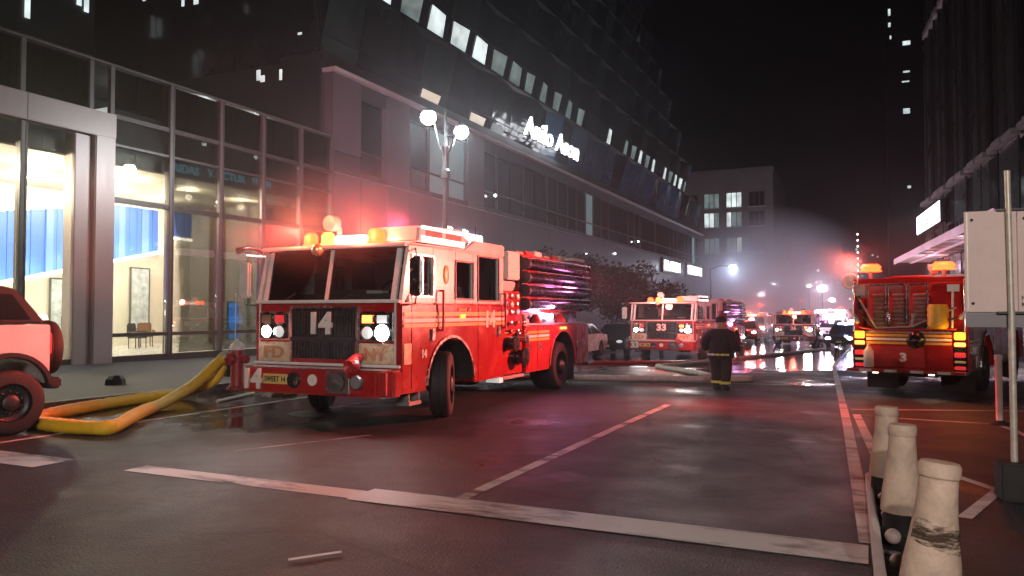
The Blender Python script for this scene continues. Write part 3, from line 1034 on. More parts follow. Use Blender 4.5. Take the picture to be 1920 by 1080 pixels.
# ------------------------------------------------------------------ fire engine seen from behind on the right
def rear_engine(loc, rz):
    t = thing('fire_engine', 'fire engine seen from behind, numbered 3, amber tail lights and yellow drum', 'fire engine', loc, rz)
    W = 1.1
    rp = [(0, .52), (1.32, .52)] + arc(2.1, .52, .74, 178, 2, 16) + [(2.86, .52), (3.9, .52), (3.9, 1.30), (0, 1.30)]
    body = MB().prism_x(rp, -W, W).build('rear_body', M['red'], t, .02, 35)
    for sx in (-1, 1):
        for (ya, yb) in ((.1, .62), (.66, 1.24), (2.95, 3.85)):
            d_ = box('locker_door', 'red', body, *sorted((sx * W, sx * (W + .01))), ya, yb, .6, 1.24, .004)
            box('handle', 'chrome', d_, *sorted((sx * W, sx * (W + .03))), ya + .05, ya + .12, .9, 1.0)
        for z in (1.05, 1.13):
            box('side_stripe', 'stripe', body, *sorted((sx * (W + .011), sx * (W + .018))), .1, 1.25, z, z + .045)
        text('side_letters', 'FDNY', 'stripe', body, (sx * (W + .016), .66, .96), .62, .16, '+x' if sx > 0 else '-x', .01, .03)
        a_o, a_i = arc(2.1, .52, .79, 176, 4, 18), arc(2.1, .52, .735, 176, 4, 18)
        MB().prism_x(a_o + a_i[::-1], *sorted((sx * W, sx * (W + .022)))).build('arch_trim', M['chrome'], body)
        box('square_placard', 'board', body, *sorted((sx * (W + .011), sx * (W + .02))), .72, 1.0, .60, .84)
    # hose bed walls, frames and kit above the deck
    for sx in (-1, 1):
        box('hose_bed_wall', 'red', t, *sorted((sx * W, sx * (W - .10))), .06, 3.9, 1.30, 2.46, .015)
        MB().tube([(sx * (W - .05), -.05, 1.34), (sx * (W - .05), -.05, 2.38), (sx * (W - .05), .10, 2.42)], .02, 8).build('grab_rail', M['chrome'], t, 0, 60)
    box('hose_bed_floor', 'grey', t, -W + .1, W - .1, .06, 3.9, 1.301, 1.34)
    hd = box('hose_bed_beam', 'red', t, -W + .1, W - .1, .06, .18, 2.36, 2.46, .01)
    for k, x in enumerate((-.62, -.22, .18)):
        fr = MB()
        for (xa, xb, za, zb) in ((x - .19, x - .16, 1.5, 2.34), (x + .16, x + .19, 1.5, 2.34), (x - .16, x + .16, 2.30, 2.34)):
            fr.box(xa, xb, .05, .09, za, zb)
        fr.build('divider_frame', M['chrome'], t, .006)
        hs = MB()
        for j in range(9):
            hs.tube([(x - .14, .35 + .03 * (j % 2), 1.42 + j * .085), (x, .27, 1.42 + j * .085), (x + .14, .35, 1.42 + j * .085)], .038, 6)
        h_ = hs.build('folded_hose', M['hosed'], t, 0, 60)
        h_['kind'] = 'stuff'
    box('hose_load', 'red2', t, -W + .14, .30, .5, 3.8, 1.36, 2.08, .06)
    dk = MB().lathe([(.17, 0), (.19, .03), (.20, .12), (.19, .14), (.20, .30), (.19, .32), (.20, .42), (.17, .50), (.02, .50)], 18, Matrix.Translation((.56, .0, 1.40))).build('yellow_drum', M['yellow'], t, 0, 40)
    box('locker', 'red', t, .40, W - .12, .2, 1.2, 1.35, 2.34, .02)
    ax = MB().tube([(.82, -.02, 1.42), (.84, -.02, 2.22)], .022, 8)
    ax.box(.74, .96, -.04, .0, 2.16, 2.30)
    ax.build('tool', M['stripe'], t, 0, 50)
    for k, (x, z, m_) in enumerate(((-.98, 1.5, 'galv'), (-.92, 1.75, 'blackg'), (-.35, 1.36, 'chrome'), (.05, 1.37, 'grey'), (.33, 1.36, 'blackg'), (.95, 1.6, 'galv'))):
        MB().lathe([(.03, 0), (.05, .02), (.05, .10), (.035, .12), (.03, .26), (.05, .28), (.05, .34), (.01, .35)], 10, Matrix.Translation((x, -.01, z)) @ Matrix.Rotation(R(12 * (k - 2)), 4, 'Y')).build('nozzle', M[m_], t, 0, 40)
    for k in range(3):
        MB().tube([(-.95, -.02, 1.42 + k * .3), (-.6, -.06, 1.36 + k * .02), (.1, -.05, 1.38 + k * .03), (.9, -.03, 1.40 + k * .22)], .022, 7).build('strap', M[('red2', 'ink', 'grey')[k]], t, 0, 60)
    ld = MB().prism_x([(.0, 2.05), (.0, 2.34), (.10, 2.34), (.10, 2.05)], -W + .02, -W + .30).build('rolled_hose', M['hosew'], t, .05, 40)
    # rear face: chevrons, stripes, number plate, light stacks, step
    for (za, zb, m_) in ((1.23, 1.28, 'gold'), (1.15, 1.20, 'stripe'), (1.07, 1.12, 'gold')):
        for (xa, xb) in ((-.82, .02), (.30, .80)):
            box('rear_stripe', m_, t, xa, xb, -.012, -.001, za, zb)
    MB().lathe([(.16, 0), (.18, .03), (.17, .10), (.12, .14), (.11, .16), (.02, .10)], 18, Matrix.Translation((.16, -.002, 1.17)) @ Matrix.Rotation(R(90), 4, 'X')).build('hose_inlet', M['blackg'], t, 0, 40)
    text('rear_number', '3', 'stripe', t, (-.10, -.012, .80), .13, .19, depth=.012, bold=.05)
    pl = box('rear_panel', 'red2', t, -.78, .30, -.008, -.001, .60, 1.03)
    box('rear_locker', 'red', t, .36, .74, -.02, -.001, .62, 1.02, .006)
    for sx in (-1, 1):
        for (z, m_, h_) in ((1.26, 'amber', .15), (1.09, 'beacon_y', .08), (.88, 'redlens', .10), (.74, 'stripe', .05), (.62, 'redlens', .07)):
            cl = box('tail_lamp', m_, t, sx * .95 - .10, sx * .95 + .10, -.05, -.001, z - h_ / 2, z + h_ / 2, .012)
        box('lamp_surround', 'blackg', t, sx * .95 - .125, sx * .95 + .125, -.02, -.0015, .54, 1.36, .01)
    ex = MB().lathe([(.09, 0), (.10, .02), (.10, .34), (.07, .38), (.03, .44), (.03, .48), (.005, .49)], 16, Matrix.Translation((-.74, -.14, .58))).build('extinguisher', M['board'], t, 0, 40)
    stp = box('tail_step', 'chrome', t, -W - .02, W + .02, -.42, .0, .50, .56, .01)
    for k in range(9):
        box('reflective_tape', 'stripe' if k % 2 else 'red2', stp, -W + k * .245, -W + .235 + k * .245, -.428, -.421, .505, .555)
    box('underside', 'dkmetal', t, -.5, .5, .1, 8.0, .40, .515)
    box('mud_flap', 'black', t, -W + .04, -.42, .9, .93, .06, .50)
    box('mud_flap', 'black', t, .42, W - .04, .9, .93, .06, .50)
    for sx in (-1, 1):
        wheel_parts(t, sx * (W - .28), 2.1, .52, .52, .52, 0, sx)
        wheel_parts(t, sx * (W - .17), 6.6, .52, .52, .32, 0, sx)
    # cab beyond
    cb = [(4.0, .52), (5.86, .52)] + arc(6.6, .52, .74, 178, 2, 14) + [(7.36, .52), (7.9, .52), (7.9, 1.8), (7.7, 2.62), (4.0, 2.62)]
    cab = MB().prism_x(cb, -W, W).build('cab', M['red'], t, .03, 35)
    for sx in (-1, 1):
        for (ya, yb) in ((4.3, 5.2), (5.9, 6.9)):
            box('side_window', 'pane_tower', cab, *sorted((sx * W, sx * (W + .012))), ya, yb, 1.7, 2.35, .01)
    box('cab_roof', 'white', cab, -W + .02, W - .02, 4.05, 7.6, 2.625, 2.68, .02)
    # beacons on the two rear posts, round lamp at the left corner
    for x in (-.80, .62):
        MB().tube([(x, .3, 2.46), (x, .3, 2.62)], .04, 8).build('beacon_post', M['grey'], t)
        MB().lathe([(.20, 0), (.20, .03), (.17, .04), (.19, .13), (.14, .20), (.005, .21)], 18, Matrix.Translation((x, .3, 2.62)) @ Matrix.Diagonal((1.15, .8, .8, 1))).build('beacon', M['beacon_o'], t, 0, 50)
    dsc = MB().lathe([(.17, 0), (.18, .03), (.16, .05), (.10, .02), (.005, .05)], 20, Matrix.Translation((-W - .06, .10, 2.42)) @ Matrix.Rotation(R(90), 4, 'X')).build('round_floodlight', M['whitepl'], t, 0, 40)
    MB().tube([(.30, .8, 2.4), (.30, .8, 2.62), (.42, .7, 2.66)], .04, 8).lathe([(.06, 0), (.12, .1), (.12, .2), (.01, .2)], 12, Matrix.Translation((.36, .7, 2.56))).build('floodlight', M['whitepl'], t, 0, 40)
    MB().tube([(-.55, .4, 2.46), (-.3, .4, 2.50), (.1, .5, 2.50), (.4, .4, 2.47)], .022, 6).build('hand_rail', M['red2'], t, 0, 60)
    lamp('POINT', t, (-.95, .05, 2.98), 70, (1, .08, .05), .1)
    lamp('POINT', t, (.62, .02, 2.98), 70, (1, .12, .05), .1)
    # the turning beams sweep the engine across the street
    lamp('SPOT', t, (-.80, .03, 2.76), 9500, (1, .155, .11), .08, aim((-.5, -.86, -.07)), 62, .8)
    for sx in (-1, 1):
        lamp('POINT', t, (sx * .95, -.22, 1.26), 7, (1, .5, .08), .06)
    lamp('SPOT', t, (-.80, .66, 2.76), 14000, (1, .20, .22), .1, aim((-11.97, 14.9, -.9)), 26, .9)
    # step lamps under the tail light the road behind
    for sx in (-.55, .5):
        box('step_lamp', 'tablelamp', t, sx - .05, sx + .05, -.40, -.34, .47, .497)
        lamp('SPOT', t, (sx, -.37, .46), 5, (1, .8, .6), .03, aim((0, -.2, -1)), 120, .7)
    return t


rear_engine((.66, 18.1, g(18)), R(-15))


# ------------------------------------------------------------------ cars
def car(name, label, cat, loc, rz, paint, L_=4.5, W_=.9, hood=.95, roof=1.45, lights=None, suv=False, group=None):
    """local: nose at y = 0 looking to -y"""
    t = thing(name, label, cat, loc, rz, group)
    if suv:
        prof = [(.02, .45), (0, .8), (.12, 1.0), (1.15, 1.1), (1.25, 1.12), (L_ - .1, 1.12), (L_, .9), (L_ - .02, .42)]
        cabp = [(1.2, 1.10), (1.85, roof - .04), (2.1, roof), (L_ - .45, roof - .02), (L_ - .12, 1.10)]
    else:
        prof = [(.04, .34), (0, .62), (.10, .76), (.6, hood - .08), (1.25, hood), (3.7, hood + .03), (L_ - .1, hood - .02), (L_, .7), (L_ - .04, .36)]
        cabp = [(1.15, hood - .02), (1.95, roof - .03), (2.4, roof), (3.0, roof - .01), (4.05, hood)]
    bot = [(L_ - .55 - .45 + .0, .28)]
    wy = (.82, L_ - .88)
    low = [prof[-1], (wy[1] + .38, .26)] + arc(wy[1], .33, .38, -8, 188, 10) + [(wy[0] + .38, .26)] + arc(wy[0], .33, .38, -8, 188, 10) + [prof[0]]
    b = MB().prism_x(prof[:-1] + low[:-1], -W_, W_).build('body', M[paint], t, .06, 40, 3)
    c = MB()
    n = len(cabp)
    vs = []
    for (y, z) in cabp:
        wv = W_ - .04 - (z - cabp[0][1]) * .32
        vs += [(-wv, y, z), (wv, y, z)]
    fs = [tuple(2 * i for i in range(n)), tuple(2 * i + 1 for i in range(n - 1, -1, -1))] + [(2 * i, 2 * i + 1, 2 * ((i + 1) % n) + 1, 2 * ((i + 1) % n)) for i in range(n)]
    c.add(vs, fs)
    c.build('cabin', M[paint], t, .03, 40)

    def pane(name_, q, off):
        vs_ = [Vector(p) for p in q]
        nn = (vs_[1] - vs_[0]).cross(vs_[2] - vs_[0]).normalized()
        MB().add([tuple(v + nn * off) for v in vs_] + [tuple(v - nn * .01) for v in vs_], [(0, 1, 2, 3), (7, 6, 5, 4), (0, 4, 5, 1), (1, 5, 6, 2), (2, 6, 7, 3), (3, 7, 4, 0)]).build(name_, M['pane_tower'], t)
    k = .32

    def wv(z):
        return W_ - .04 - (z - cabp[0][1]) * k

    def on(a, b_, f):
        return (a[0] + (b_[0] - a[0]) * f, a[1] + (b_[1] - a[1]) * f)
    pa, pb = on(cabp[0], cabp[1], .10), on(cabp[0], cabp[1], .95)
    pane('windscreen', [(-wv(pa[1]) + .06, *pa), (wv(pa[1]) - .06, *pa), (wv(pb[1]) - .06, *pb), (-wv(pb[1]) + .06, *pb)], .008)
    pa, pb = on(cabp[-1], cabp[-2], .1), on(cabp[-1], cabp[-2], .92)
    pane('rear_window', [(wv(pa[1]) - .08, *pa), (-wv(pa[1]) + .08, *pa), (-wv(pb[1]) + .08, *pb), (wv(pb[1]) - .08, *pb)], .008)
    z0, z1 = cabp[0][1] + .06, roof - .09
    ya0, ya1 = cabp[0][0] + .30, cabp[1][0] + .12
    yb0, yb1 = cabp[-1][0] - .25, cabp[-2][0] - .05
    ym = (ya1 + yb1) / 2
    for sx in (-1, 1):
        for q in (((ya0, z0), (ym - .04, z0), (ym - .04, z1), (ya1, z1)), ((ym + .04, z0), (yb0, z0), (yb1, z1), (ym + .04, z1))):
            pts = [(sx * wv(z), y, z) for y, z in q]
            if sx < 0:
                pts = pts[::-1]
            pane('side_window', pts, .008)
        for j, y in enumerate(wy):
            wheel_parts(t, sx * (W_ - .12), y, .33, .33, .22, 0, sx, 'grey', 20)
        MB().sphere((sx * (W_ - .26), .03, .66 if not suv else .86), .11, 12, (1.4, .5, .7)).build('headlight', M[lights or 'headdim'], t, 0, 60)
        MB().sphere((sx * (W_ - .2), L_ - .03, .78 if not suv else .95), .10, 12, (1.3, .5, .9)).build('tail_light', M['redlens'], t, 0, 60)
        box('door_handle', 'chrome', t, *sorted((sx * (W_ - .01), sx * (W_ + .02))), ym - .22, ym - .06, z0 - .18, z0 - .15)
        MB().sphere((sx * (W_ + .07), ya0 - .05, z0 + .04), .10, 10, (.9, .6, .7)).build('mirror', M[paint], t, 0, 60)
    box('grille', 'blackg', t, -.42, .42, -.012, .03, .48, .66, .01)
    box('number_plate', 'plate', t, -.16, .16, -.03, -.012, .40, .50)
    return t


car('parked_car', 'white sedan parked at the kerb just behind the nearest fire engine', 'car', (-11.75, 29.0, g(30)), 0, 'jeep', lights='headdim')
car('parked_car', 'black sedan parked between the white sedan and the second fire engine', 'car', (-11.3, 34.6, g(36)), 0, 'carblack')
pc = car('police_car', 'dark patrol car with blue roof lights stopped far up the street', 'car', (-1.95, 52.5, g(53)), R(-8), 'carblack', roof=1.5, lights='headlamp')
bb = box('light_bar', 'bluelamp', pc, -.5, .5, 2.5, 2.7, 1.50, 1.60, .02)
lamp('POINT', pc, (0, 2.3, 1.85), 60, (.35, .4, 1), .1)


def flasher(label, loc, rz, paint, lm, c, p):
    v = car('emergency_car', label, 'emergency car', loc, rz, paint, 4.9, .98, 1.05, 1.85, 'headlamp', True)
    MB().sphere((-.42, 2.2, 1.93), .15, 10, (1.5, .8, .6)).build('beacon', M[lm], v, 0, 60)
    MB().sphere((.42, 2.2, 1.93), .15, 10, (1.5, .8, .6)).build('beacon', M['pinkglow'], v, 0, 60)
    lamp('POINT', v, (0, 1.9, 2.3), p, c, .15)
    return v


flasher('dark red emergency car with flashing roof light, left of the farthest fire engine', (-9.6, 66, g(67)), R(4), 'red2', 'beacon_r', (1, .15, .12), 260)
flasher('white emergency car with pink roof lights between ambulance and patrol car', (-2.4, 78, g(79)), R(-4), 'jeep', 'beacon_r', (1, .3, .35), 420)
flasher('black emergency car with red roof light farthest up the middle of the street', (-6.9, 92, g(93)), 0, 'carblack', 'beacon_r', (1, .12, .12), 420)
flasher('dark emergency car with red roof light on the right, deepest in the smoke', (-.6, 98, g(99)), 0, 'carblack', 'beacon_r', (1, .12, .12), 420)


def ambulance(loc, rz):
    t = thing('ambulance', 'white ambulance with bright scene lights beside the farthest fire engine', 'ambulance', loc, rz)
    prof = [(.02, .45), (0, .85), (.15, 1.08), (.95, 1.22), (1.55, 1.95), (1.9, 2.05), (2.1, 2.05), (2.1, .40), (1.38, .40)] + arc(.98, .38, .42, 0, 180, 10) + [(.55, .40)]
    MB().prism_x(prof, -.98, .98).build('cab', M['jeep'], t, .05, 40)
    bxp = [(2.12, .45), (4.1, .45)] + arc(4.55, .38, .44, 170, 10, 10) + [(5.0, .45), (6.0, .45), (6.0, 2.75), (2.12, 2.75)]
    bd = MB().prism_x(bxp, -1.12, 1.12).build('box_body', M['jeep'], t, .05, 40)
    for sx in (-1, 1):
        box('side_stripe', 'red2', bd, *sorted((sx * 1.12, sx * 1.128)), 2.2, 5.95, 1.15, 1.4)
        for y in (.98, 4.55):
            wheel_parts(t, sx * .86, y, .38, .38, .25, 0, sx, 'grey', 18)
        MB().sphere((sx * .72, .03, .92), .13, 12, (1.2, .5, .9)).build('headlight', M['headlamp'], t, 0, 60)
    MB().add([(-.85, 1.06, 1.31), (.85, 1.06, 1.31), (.78, 1.52, 1.88), (-.78, 1.52, 1.88), (-.85, 1.02, 1.32), (.85, 1.02, 1.32), (.78, 1.49, 1.9), (-.78, 1.49, 1.9)],
             [(0, 3, 2, 1), (4, 5, 6, 7), (0, 1, 5, 4), (1, 2, 6, 5), (2, 3, 7, 6), (3, 0, 4, 7)]).build('windscreen', M['pane_tower'], t)
    for k, x in enumerate((-.8, 0, .8)):
        box('roof_lamp', 'pinkglow' if k != 1 else 'beacon_r', t, x - .25, x + .25, 2.04, 2.11, 2.45, 2.65, .02)
    box('grille', 'blackg', t, -.5, .5, -.02, .03, .58, .84, .01)
    lamp('POINT', t, (0, 1.2, 2.9), 260, (1, .8, .85), .2)
    return t


ambulance((-3.0, 64, g(66)), 0)


# off-road car cut by the left edge of the photo, tail towards the fire engine
def offroader(loc, rz):
    t = thing('offroad_car', 'white off-road car with black soft top and spare wheel, at the left edge', 'car', loc, rz)
    W_ = .94
    p = [(0, .72), (0, 1.52), (4.1, 1.52), (4.1, .75), (3.75, .62)] + arc(3.15, .60, .56, 10, 170, 12) + [(2.5, .62), (1.35, .62)] + arc(.52, .60, .50, 10, 170, 12) + [(.0, .66)]
    bd = MB().prism_x(p, -W_, W_).build('body', M['jeep'], t, .05, 40, 3)
    tp = [(.03, 1.53), (.38, 2.02), (.62, 2.08), (2.2, 2.08), (2.55, 1.95), (2.85, 1.53)]
    vs = []
    n = len(tp)
    for y, z in tp:
        w_ = W_ - .05 - (z - 1.53) * .22
        vs += [(-w_, y, z), (w_, y, z)]
    MB().add(vs, [tuple(2 * i for i in range(n)), tuple(2 * i + 1 for i in range(n - 1, -1, -1))] + [(2 * i, 2 * i + 1, 2 * ((i + 1) % n) + 1, 2 * ((i + 1) % n)) for i in range(n)]).build('soft_top', M['softtop'], t, .03, 40)
    for sx in (-1, 1):
        for (a, b_) in (((.24, 1.60), (.95, 1.60)), ((1.1, 1.60), (2.5, 1.60))):
            z1 = 1.95
            x0, x1 = sx * (W_ - .055), sx * (W_ - .13)
            q = [(x0, a[0], 1.60), (x0, b_[0], 1.60), (x1, b_[0] - .1, z1), (x1, a[0] + (.22 if a[0] < 1 else .05), z1)]
            MB().add([(x + sx * .014, y, z) for x, y, z in q] + q, [(0, 1, 2, 3), (7, 6, 5, 4), (0, 4, 5, 1), (1, 5, 6, 2), (2, 6, 7, 3), (3, 7, 4, 0)]).build('side_window', M['pane_tower'], t)
        fl_o, fl_i = arc(.52, .60, .54, 172, 8, 16), arc(.52, .60, .47, 172, 8, 16)
        MB().prism_x(fl_o + fl_i[::-1], *sorted((sx * (W_ - .02), sx * (W_ + .10)))).build('wheel_flare', M['black'], t, .012)
        fl_o, fl_i = arc(3.15, .60, .60, 172, 8, 16), arc(3.15, .60, .53, 172, 8, 16)
        MB().prism_x(fl_o + fl_i[::-1], *sorted((sx * (W_ - .02), sx * (W_ + .10)))).build('wheel_flare', M['black'], t, .012)
        for y in (.52, 3.15):
            w_ = wheel_parts(t, sx * (W_ - .06), y, .45, .45, .30, 0, sx, 'dkmetal', 32)
        box('tail_light', 'redlens', t, *sorted((sx * (W_ - .02), sx * (W_ - .16))), -.03, .02, 1.1, 1.4, .012)
    sp = MB()
    m_ = Matrix.Translation((-.12, -.24, 1.16)) @ Matrix.Rotation(R(90), 4, 'X')
    sp.lathe([(.22, -.13), (.34, -.14), (.40, -.12), (.42, -.06), (.41, -.02), (.42, .0), (.42, .06), (.40, .12), (.34, .14), (.22, .12), (.18, .06), (.01, .05)], 28, m_)
    sp.build('spare_wheel', M['black'], t, 0, 40)
    box('rear_bumper', 'black', t, -W_ - .02, W_ + .02, -.16, .02, .60, .76, .03)
    for x in (-.5, .5):
        box('roof_lamp', 'dkmetal', t, x - .05, x + .05, 3.9, 4.0, 1.53, 1.6)
    for sx in (-1, 1):
        MB().lathe([(.10, 0), (.10, .03), (.005, .04)], 14, Matrix.Translation((sx * .62, 4.1, 1.2)) @ Matrix.Rotation(R(-90), 4, 'X')).build('headlight', M['headdim'], t, 0, 40)
    return t


offroader((-11.62, 7.47, 0), R(168))

# ------------------------------------------------------------------ hydrant, hoses, bits on the street
h = thing('fire_hydrant', 'dark red hydrant with wet white cap and marker rod beside the bumper', 'hydrant', (-11.75, 11.95, .13))
hb_ = MB().lathe([(.20, 0), (.20, .05), (.14, .07), (.13, .12), (.125, .55), (.15, .57), (.15, .62), (.13, .64), (.125, .80)], 18).build('barrel', M['hydrant'], h, 0, 40)
for k in range(8):
    a = k * math.pi / 4
    MB().lathe([(.018, 0), (.018, .03), (.005, .035)], 6, Matrix.Translation((.175 * math.cos(a), .175 * math.sin(a), .05))).build('flange_bolt', M['dkmetal'], hb_)
MB().lathe([(.15, .80), (.155, .84), (.12, .92), (.06, .97), (.03, .98), (.03, 1.02), (.005, 1.03)], 18).build('bonnet', M['whitepl'], h, 0, 40)
for rz_, r_, z in ((0, .075, .62), (180, .09, .66), (-90, .10, .62)):
    MB().lathe([(r_, .10), (r_, .19), (r_ * 1.2, .20), (r_ * 1.2, .26), (r_ * .4, .28), (r_ * .4, .32), (.005, .33)], 12, Matrix.Translation((0, 0, z)) @ Matrix.Rotation(R(rz_), 4, 'Z') @ Matrix.Rotation(R(90), 4, 'Y')).build('outlet', M['hydrant'], h, 0, 40)
MB().tube([(-.06, .0, 1.0), (-.055, 0, 1.95)], .011, 6).build('marker_rod', M['stripe'], h)


def smooth_path(pts, k=8):
    P = [Vector(p) for p in pts]
    P = [P[0] * 2 - P[1]] + P + [P[-1] * 2 - P[-2]]
    out = []
    for i in range(1, len(P) - 2):
        for j in range(k):
            u = j / k
            a, b, c, d = P[i - 1:i + 3]
            out.append(.5 * ((2 * b) + (c - a) * u + (2 * a - 5 * b + 4 * c - d) * u * u + (3 * b - a - 3 * c + d) * u ** 3))
    out.append(P[-2])
    return out


r_ = .10
yh = smooth_path([(-11.88, 11.8, .80), (-11.86, 11.55, .70), (-11.75, 10.9, .34), (-11.50, 10.2, .17), (-11.0, 9.3, .085), (-10.4, 8.45, .085), (-9.75, 7.65, .085), (-9.62, 7.40, .085), (-9.75, 7.30, .085),
                  (-10.25, 7.25, .085), (-10.85, 7.28, .085), (-11.30, 7.42, .085), (-11.62, 7.72, .085), (-11.75, 8.05, .085), (-12.0, 8.7, .085), (-12.25, 9.6, .085), (-12.35, 10.6, .085), (-12.25, 11.2, .14), (-12.0, 11.55, .32), (-11.93, 11.75, .62)], 9)
yh = [Vector((p.x, p.y, max(p.z, r_ * .98))) for p in yh]
ho = MB().tube(yh, [r_ * (1 + .035 * math.sin(i * 1.9) + .05 * math.sin(i * .31 + 1) + .03 * math.sin(i * 2.7)) for i in range(len(yh))], 14).build('fire_hose', M['hose'], None, 0, 60)
for i_ in (3, 96):
    a_, b_ = yh[i_], yh[i_ + 1]
    d_ = (b_ - a_).normalized()
    MB().tube([a_ - d_ * .10, a_ - d_ * .04, a_ + d_ * .04, a_ + d_ * .10], [r_ * 1.16, r_ * 1.24, r_ * 1.24, r_ * 1.16], 16).build('coupling', M['galv'], ho, 0, 40)
tag(ho, 'thick yellow supply hose looping on the road from the hydrant', 'hose')


def ground_hose(label, pts, r, mat='hosew'):
    p = smooth_path([(x, y, g(y) + r * .8) for x, y in pts], 7)
    o = MB().tube(p, [r * (1.1 if i % 3 else 1.0) for i in range(len(p))], 8).build('fire_hose', M[mat], None, 0, 60)
    return tag(o, label, 'hose', 'hoses lying across the street')


ground_hose('pale flattened hose straight across the road to the firefighter\'s feet', [(-9.6, 17.6), (-8.2, 18.3), (-6.87, 18.9), (-5.4, 19.4), (-4.0, 19.9), (-3.1, 20.4), (-2.9, 20.75), (-3.4, 20.9), (-4.2, 20.75)], .075)
ground_hose('pale hose bent in a sharp zigzag behind the firefighter', [(-3.9, 20.9), (-4.4, 22.1), (-5.2, 23.4), (-6.1, 24.6), (-6.5, 25.4), (-6.1, 26.4), (-5.7, 28.4), (-5.0, 34.0), (-3.5, 42.5), (-2.6, 50)], .075)
ground_hose('dark red hose along the wet road past the second fire engine', [(-9.8, 26.5), (-8.5, 27.2), (-7.0, 28.3), (-5.9, 30.2), (-5.2, 33), (-4.9, 38)], .06, 'red2')
o = MB().tube([(-11.15, 10.85, .03), (-11.55, 12.2, .035)], .032, 8).build('metal_pipe', M['galv'])
tag(o, 'short pale metal pipe lying in the gutter below the hydrant', 'pipe')
o = MB().tube([(-3.62, 4.17, .02), (-3.40, 4.46, .02)], .008, 6).build('stick', M['board'])
tag(o, 'thin pale stick lying on the bare asphalt in front', 'stick')
o = B(-14.35, -14.10, 14.1, 14.32, .13, .62).build('standpipe', M['blackg'], None, .03)
tag(o, 'short black standpipe on the pavement behind the yellow hose', 'standpipe')
o = MB().lathe([(.22, 0), (.20, .12), (.12, .2), (.01, .22)], 7, Matrix.Translation((-14.9, 11.6, .13))).build('rubbish_bag', M['ink'], None, 0, 30)
tag(o, 'small black rubbish bag on the pavement by the shop front', 'bag')


# ------------------------------------------------------------------ delineators with kerb rail, board on pole
def delineator(label, loc, tilt, h_=.86, rad=.145, scuff=False):
    t = thing('delineator', label, 'delineator', loc, 0, 'flared white delineators on the lane separator')
    t.rotation_euler = (R(tilt[0]), R(tilt[1]), .5)
    MB().lathe([(.15, 0), (.155, .04), (.135, .06), (.125, .20), (.13, .215)], 20).build('base', M['black'], t, 0, 40)
    prof = [(.13, .205), (rad, .215), (rad * .985, .26), (rad * .93, .36), (rad * .80, .50), (rad * .70, .62), (rad * .65, .72), (rad * .635, h_ - .085), (rad * .685, h_ - .075), (rad * .69, h_ - .02), (rad * .62, h_), (.002, h_ + .004)]
    tb = MB().lathe(prof, 24).build('post', M['bollard'], t, 0, 35)
    if scuff:
        vs = []
        nz_, na_ = 7, 19
        for j in range(nz_):
            for i in range(na_):
                a = 3.1 + i * .15
                z_ = .485 + j * .022 - i * .0035
                rr = rad * (.93 - (z_ - .36) * .929 if z_ < .5 else .80 - (z_ - .5) * .833) + .003
                vs.append((rr * math.cos(a), rr * math.sin(a), z_))
        MB().add(vs, [(j * na_ + i, j * na_ + i + 1, (j + 1) * na_ + i + 1, (j + 1) * na_ + i) for j in range(nz_ - 1) for i in range(na_ - 1)]).build('scuff_mark', M['smear'], tb)
    return t


delineator('farthest and greyest of the three flared white delineators', (.09, 7.85, 0), (0, 1.0), .84)
delineator('middle flared white delineator, clean, above its black base', (.17, 6.5, 0), (0, 1.5), .86)
delineator('nearest flared delineator with a dark scuff around its waist', (.235, 4.72, 0), (0, 6.0), .90, .152, True)
sp = thing('lane_separator', 'low pale kerb rail with round knobs under the flared delineators', 'kerb rail', (-.1, 6.0, 0))
MB().add([(x, y, z) for (x, y) in ((-.09, 8.5), (-.03, 8.5), (.09, 4.0), (.02, 4.0)) for z in (.004, .11)], [(0, 2, 3, 1), (2, 4, 5, 3), (4, 6, 7, 5), (6, 0, 1, 7), (1, 3, 5, 7), (0, 6, 4, 2)]).build('rail', M['whitepl'], sp, .012, None, 2, True)
for k in range(7):
    y = 8.1 - k * .62
    MB().sphere((.05 + .02 * k, y, .09), .055, 12).build('knob', M['board'], sp, 0, 60, 2, True)
    MB().tube([(-.03 + .016 * k, y - .3, .06), (.09 + .02 * k, y - .3, .05)], .016, 6).build('rung', M['grey'], sp, 0, 60, 2, True)
dl = thing('traffic_post', 'thin pale post standing behind the pole of the white board', 'post', (1.72, 13.8, g(13.8)))
MB().lathe([(.14, 0), (.14, .03), (.07, .06), (.05, .07)], 14).build('base', M['black'], dl, 0, 40)
MB().lathe([(.048, .07), (.05, .98), (.06, 1.0), (.055, 1.06), (.002, 1.07)], 14).build('tube', M['board'], dl, 0, 40)

bd = thing('board_on_pole', 'large blank white board on a tall pole at the right edge', 'board', (1.15, 8.35, 0), R(4))
MB().box(-.14, .14, -.14, .14, 0, .34).build('base', M['black'], bd, .02)
MB().tube([(0, 0, .3), (0, 0, 1.72)], .030, 12).tube([(0, 0, 1.72), (-.012, 0, 3.0)], .026, 12).build('pole', M['galv'], bd, 0, 40)
bx_ = box('board', 'board', bd, -.36, .06, .032, .062, 1.70, 2.64, .004)
box('board', 'board', bd, .065, .62, .032, .062, 1.70, 2.64, .004)
box('lower_panel', 'roadplate', bd, -.36, .62, .045, .06, 1.56, 1.695)
box('edge_strip', 'galv', bx_, -.345, -.335, .026, .0318, 1.71, 2.63)
text('small_notice', 'NO STOP\nMON SCH', 'ink', bd, (.19, .029, 1.80), .20, .10, '-y', .005, .015)
for (x, z) in ((-.30, 1.78), (-.30, 2.56), (.0, 1.78), (.0, 2.56), (.12, 2.56)):
    MB().lathe([(.014, 0), (.014, .008), (.004, .012)], 8, Matrix.Translation((x, .032, z)) @ Matrix.Rotation(R(90), 4, 'X')).build('bolt', M['dkmetal'], bx_)
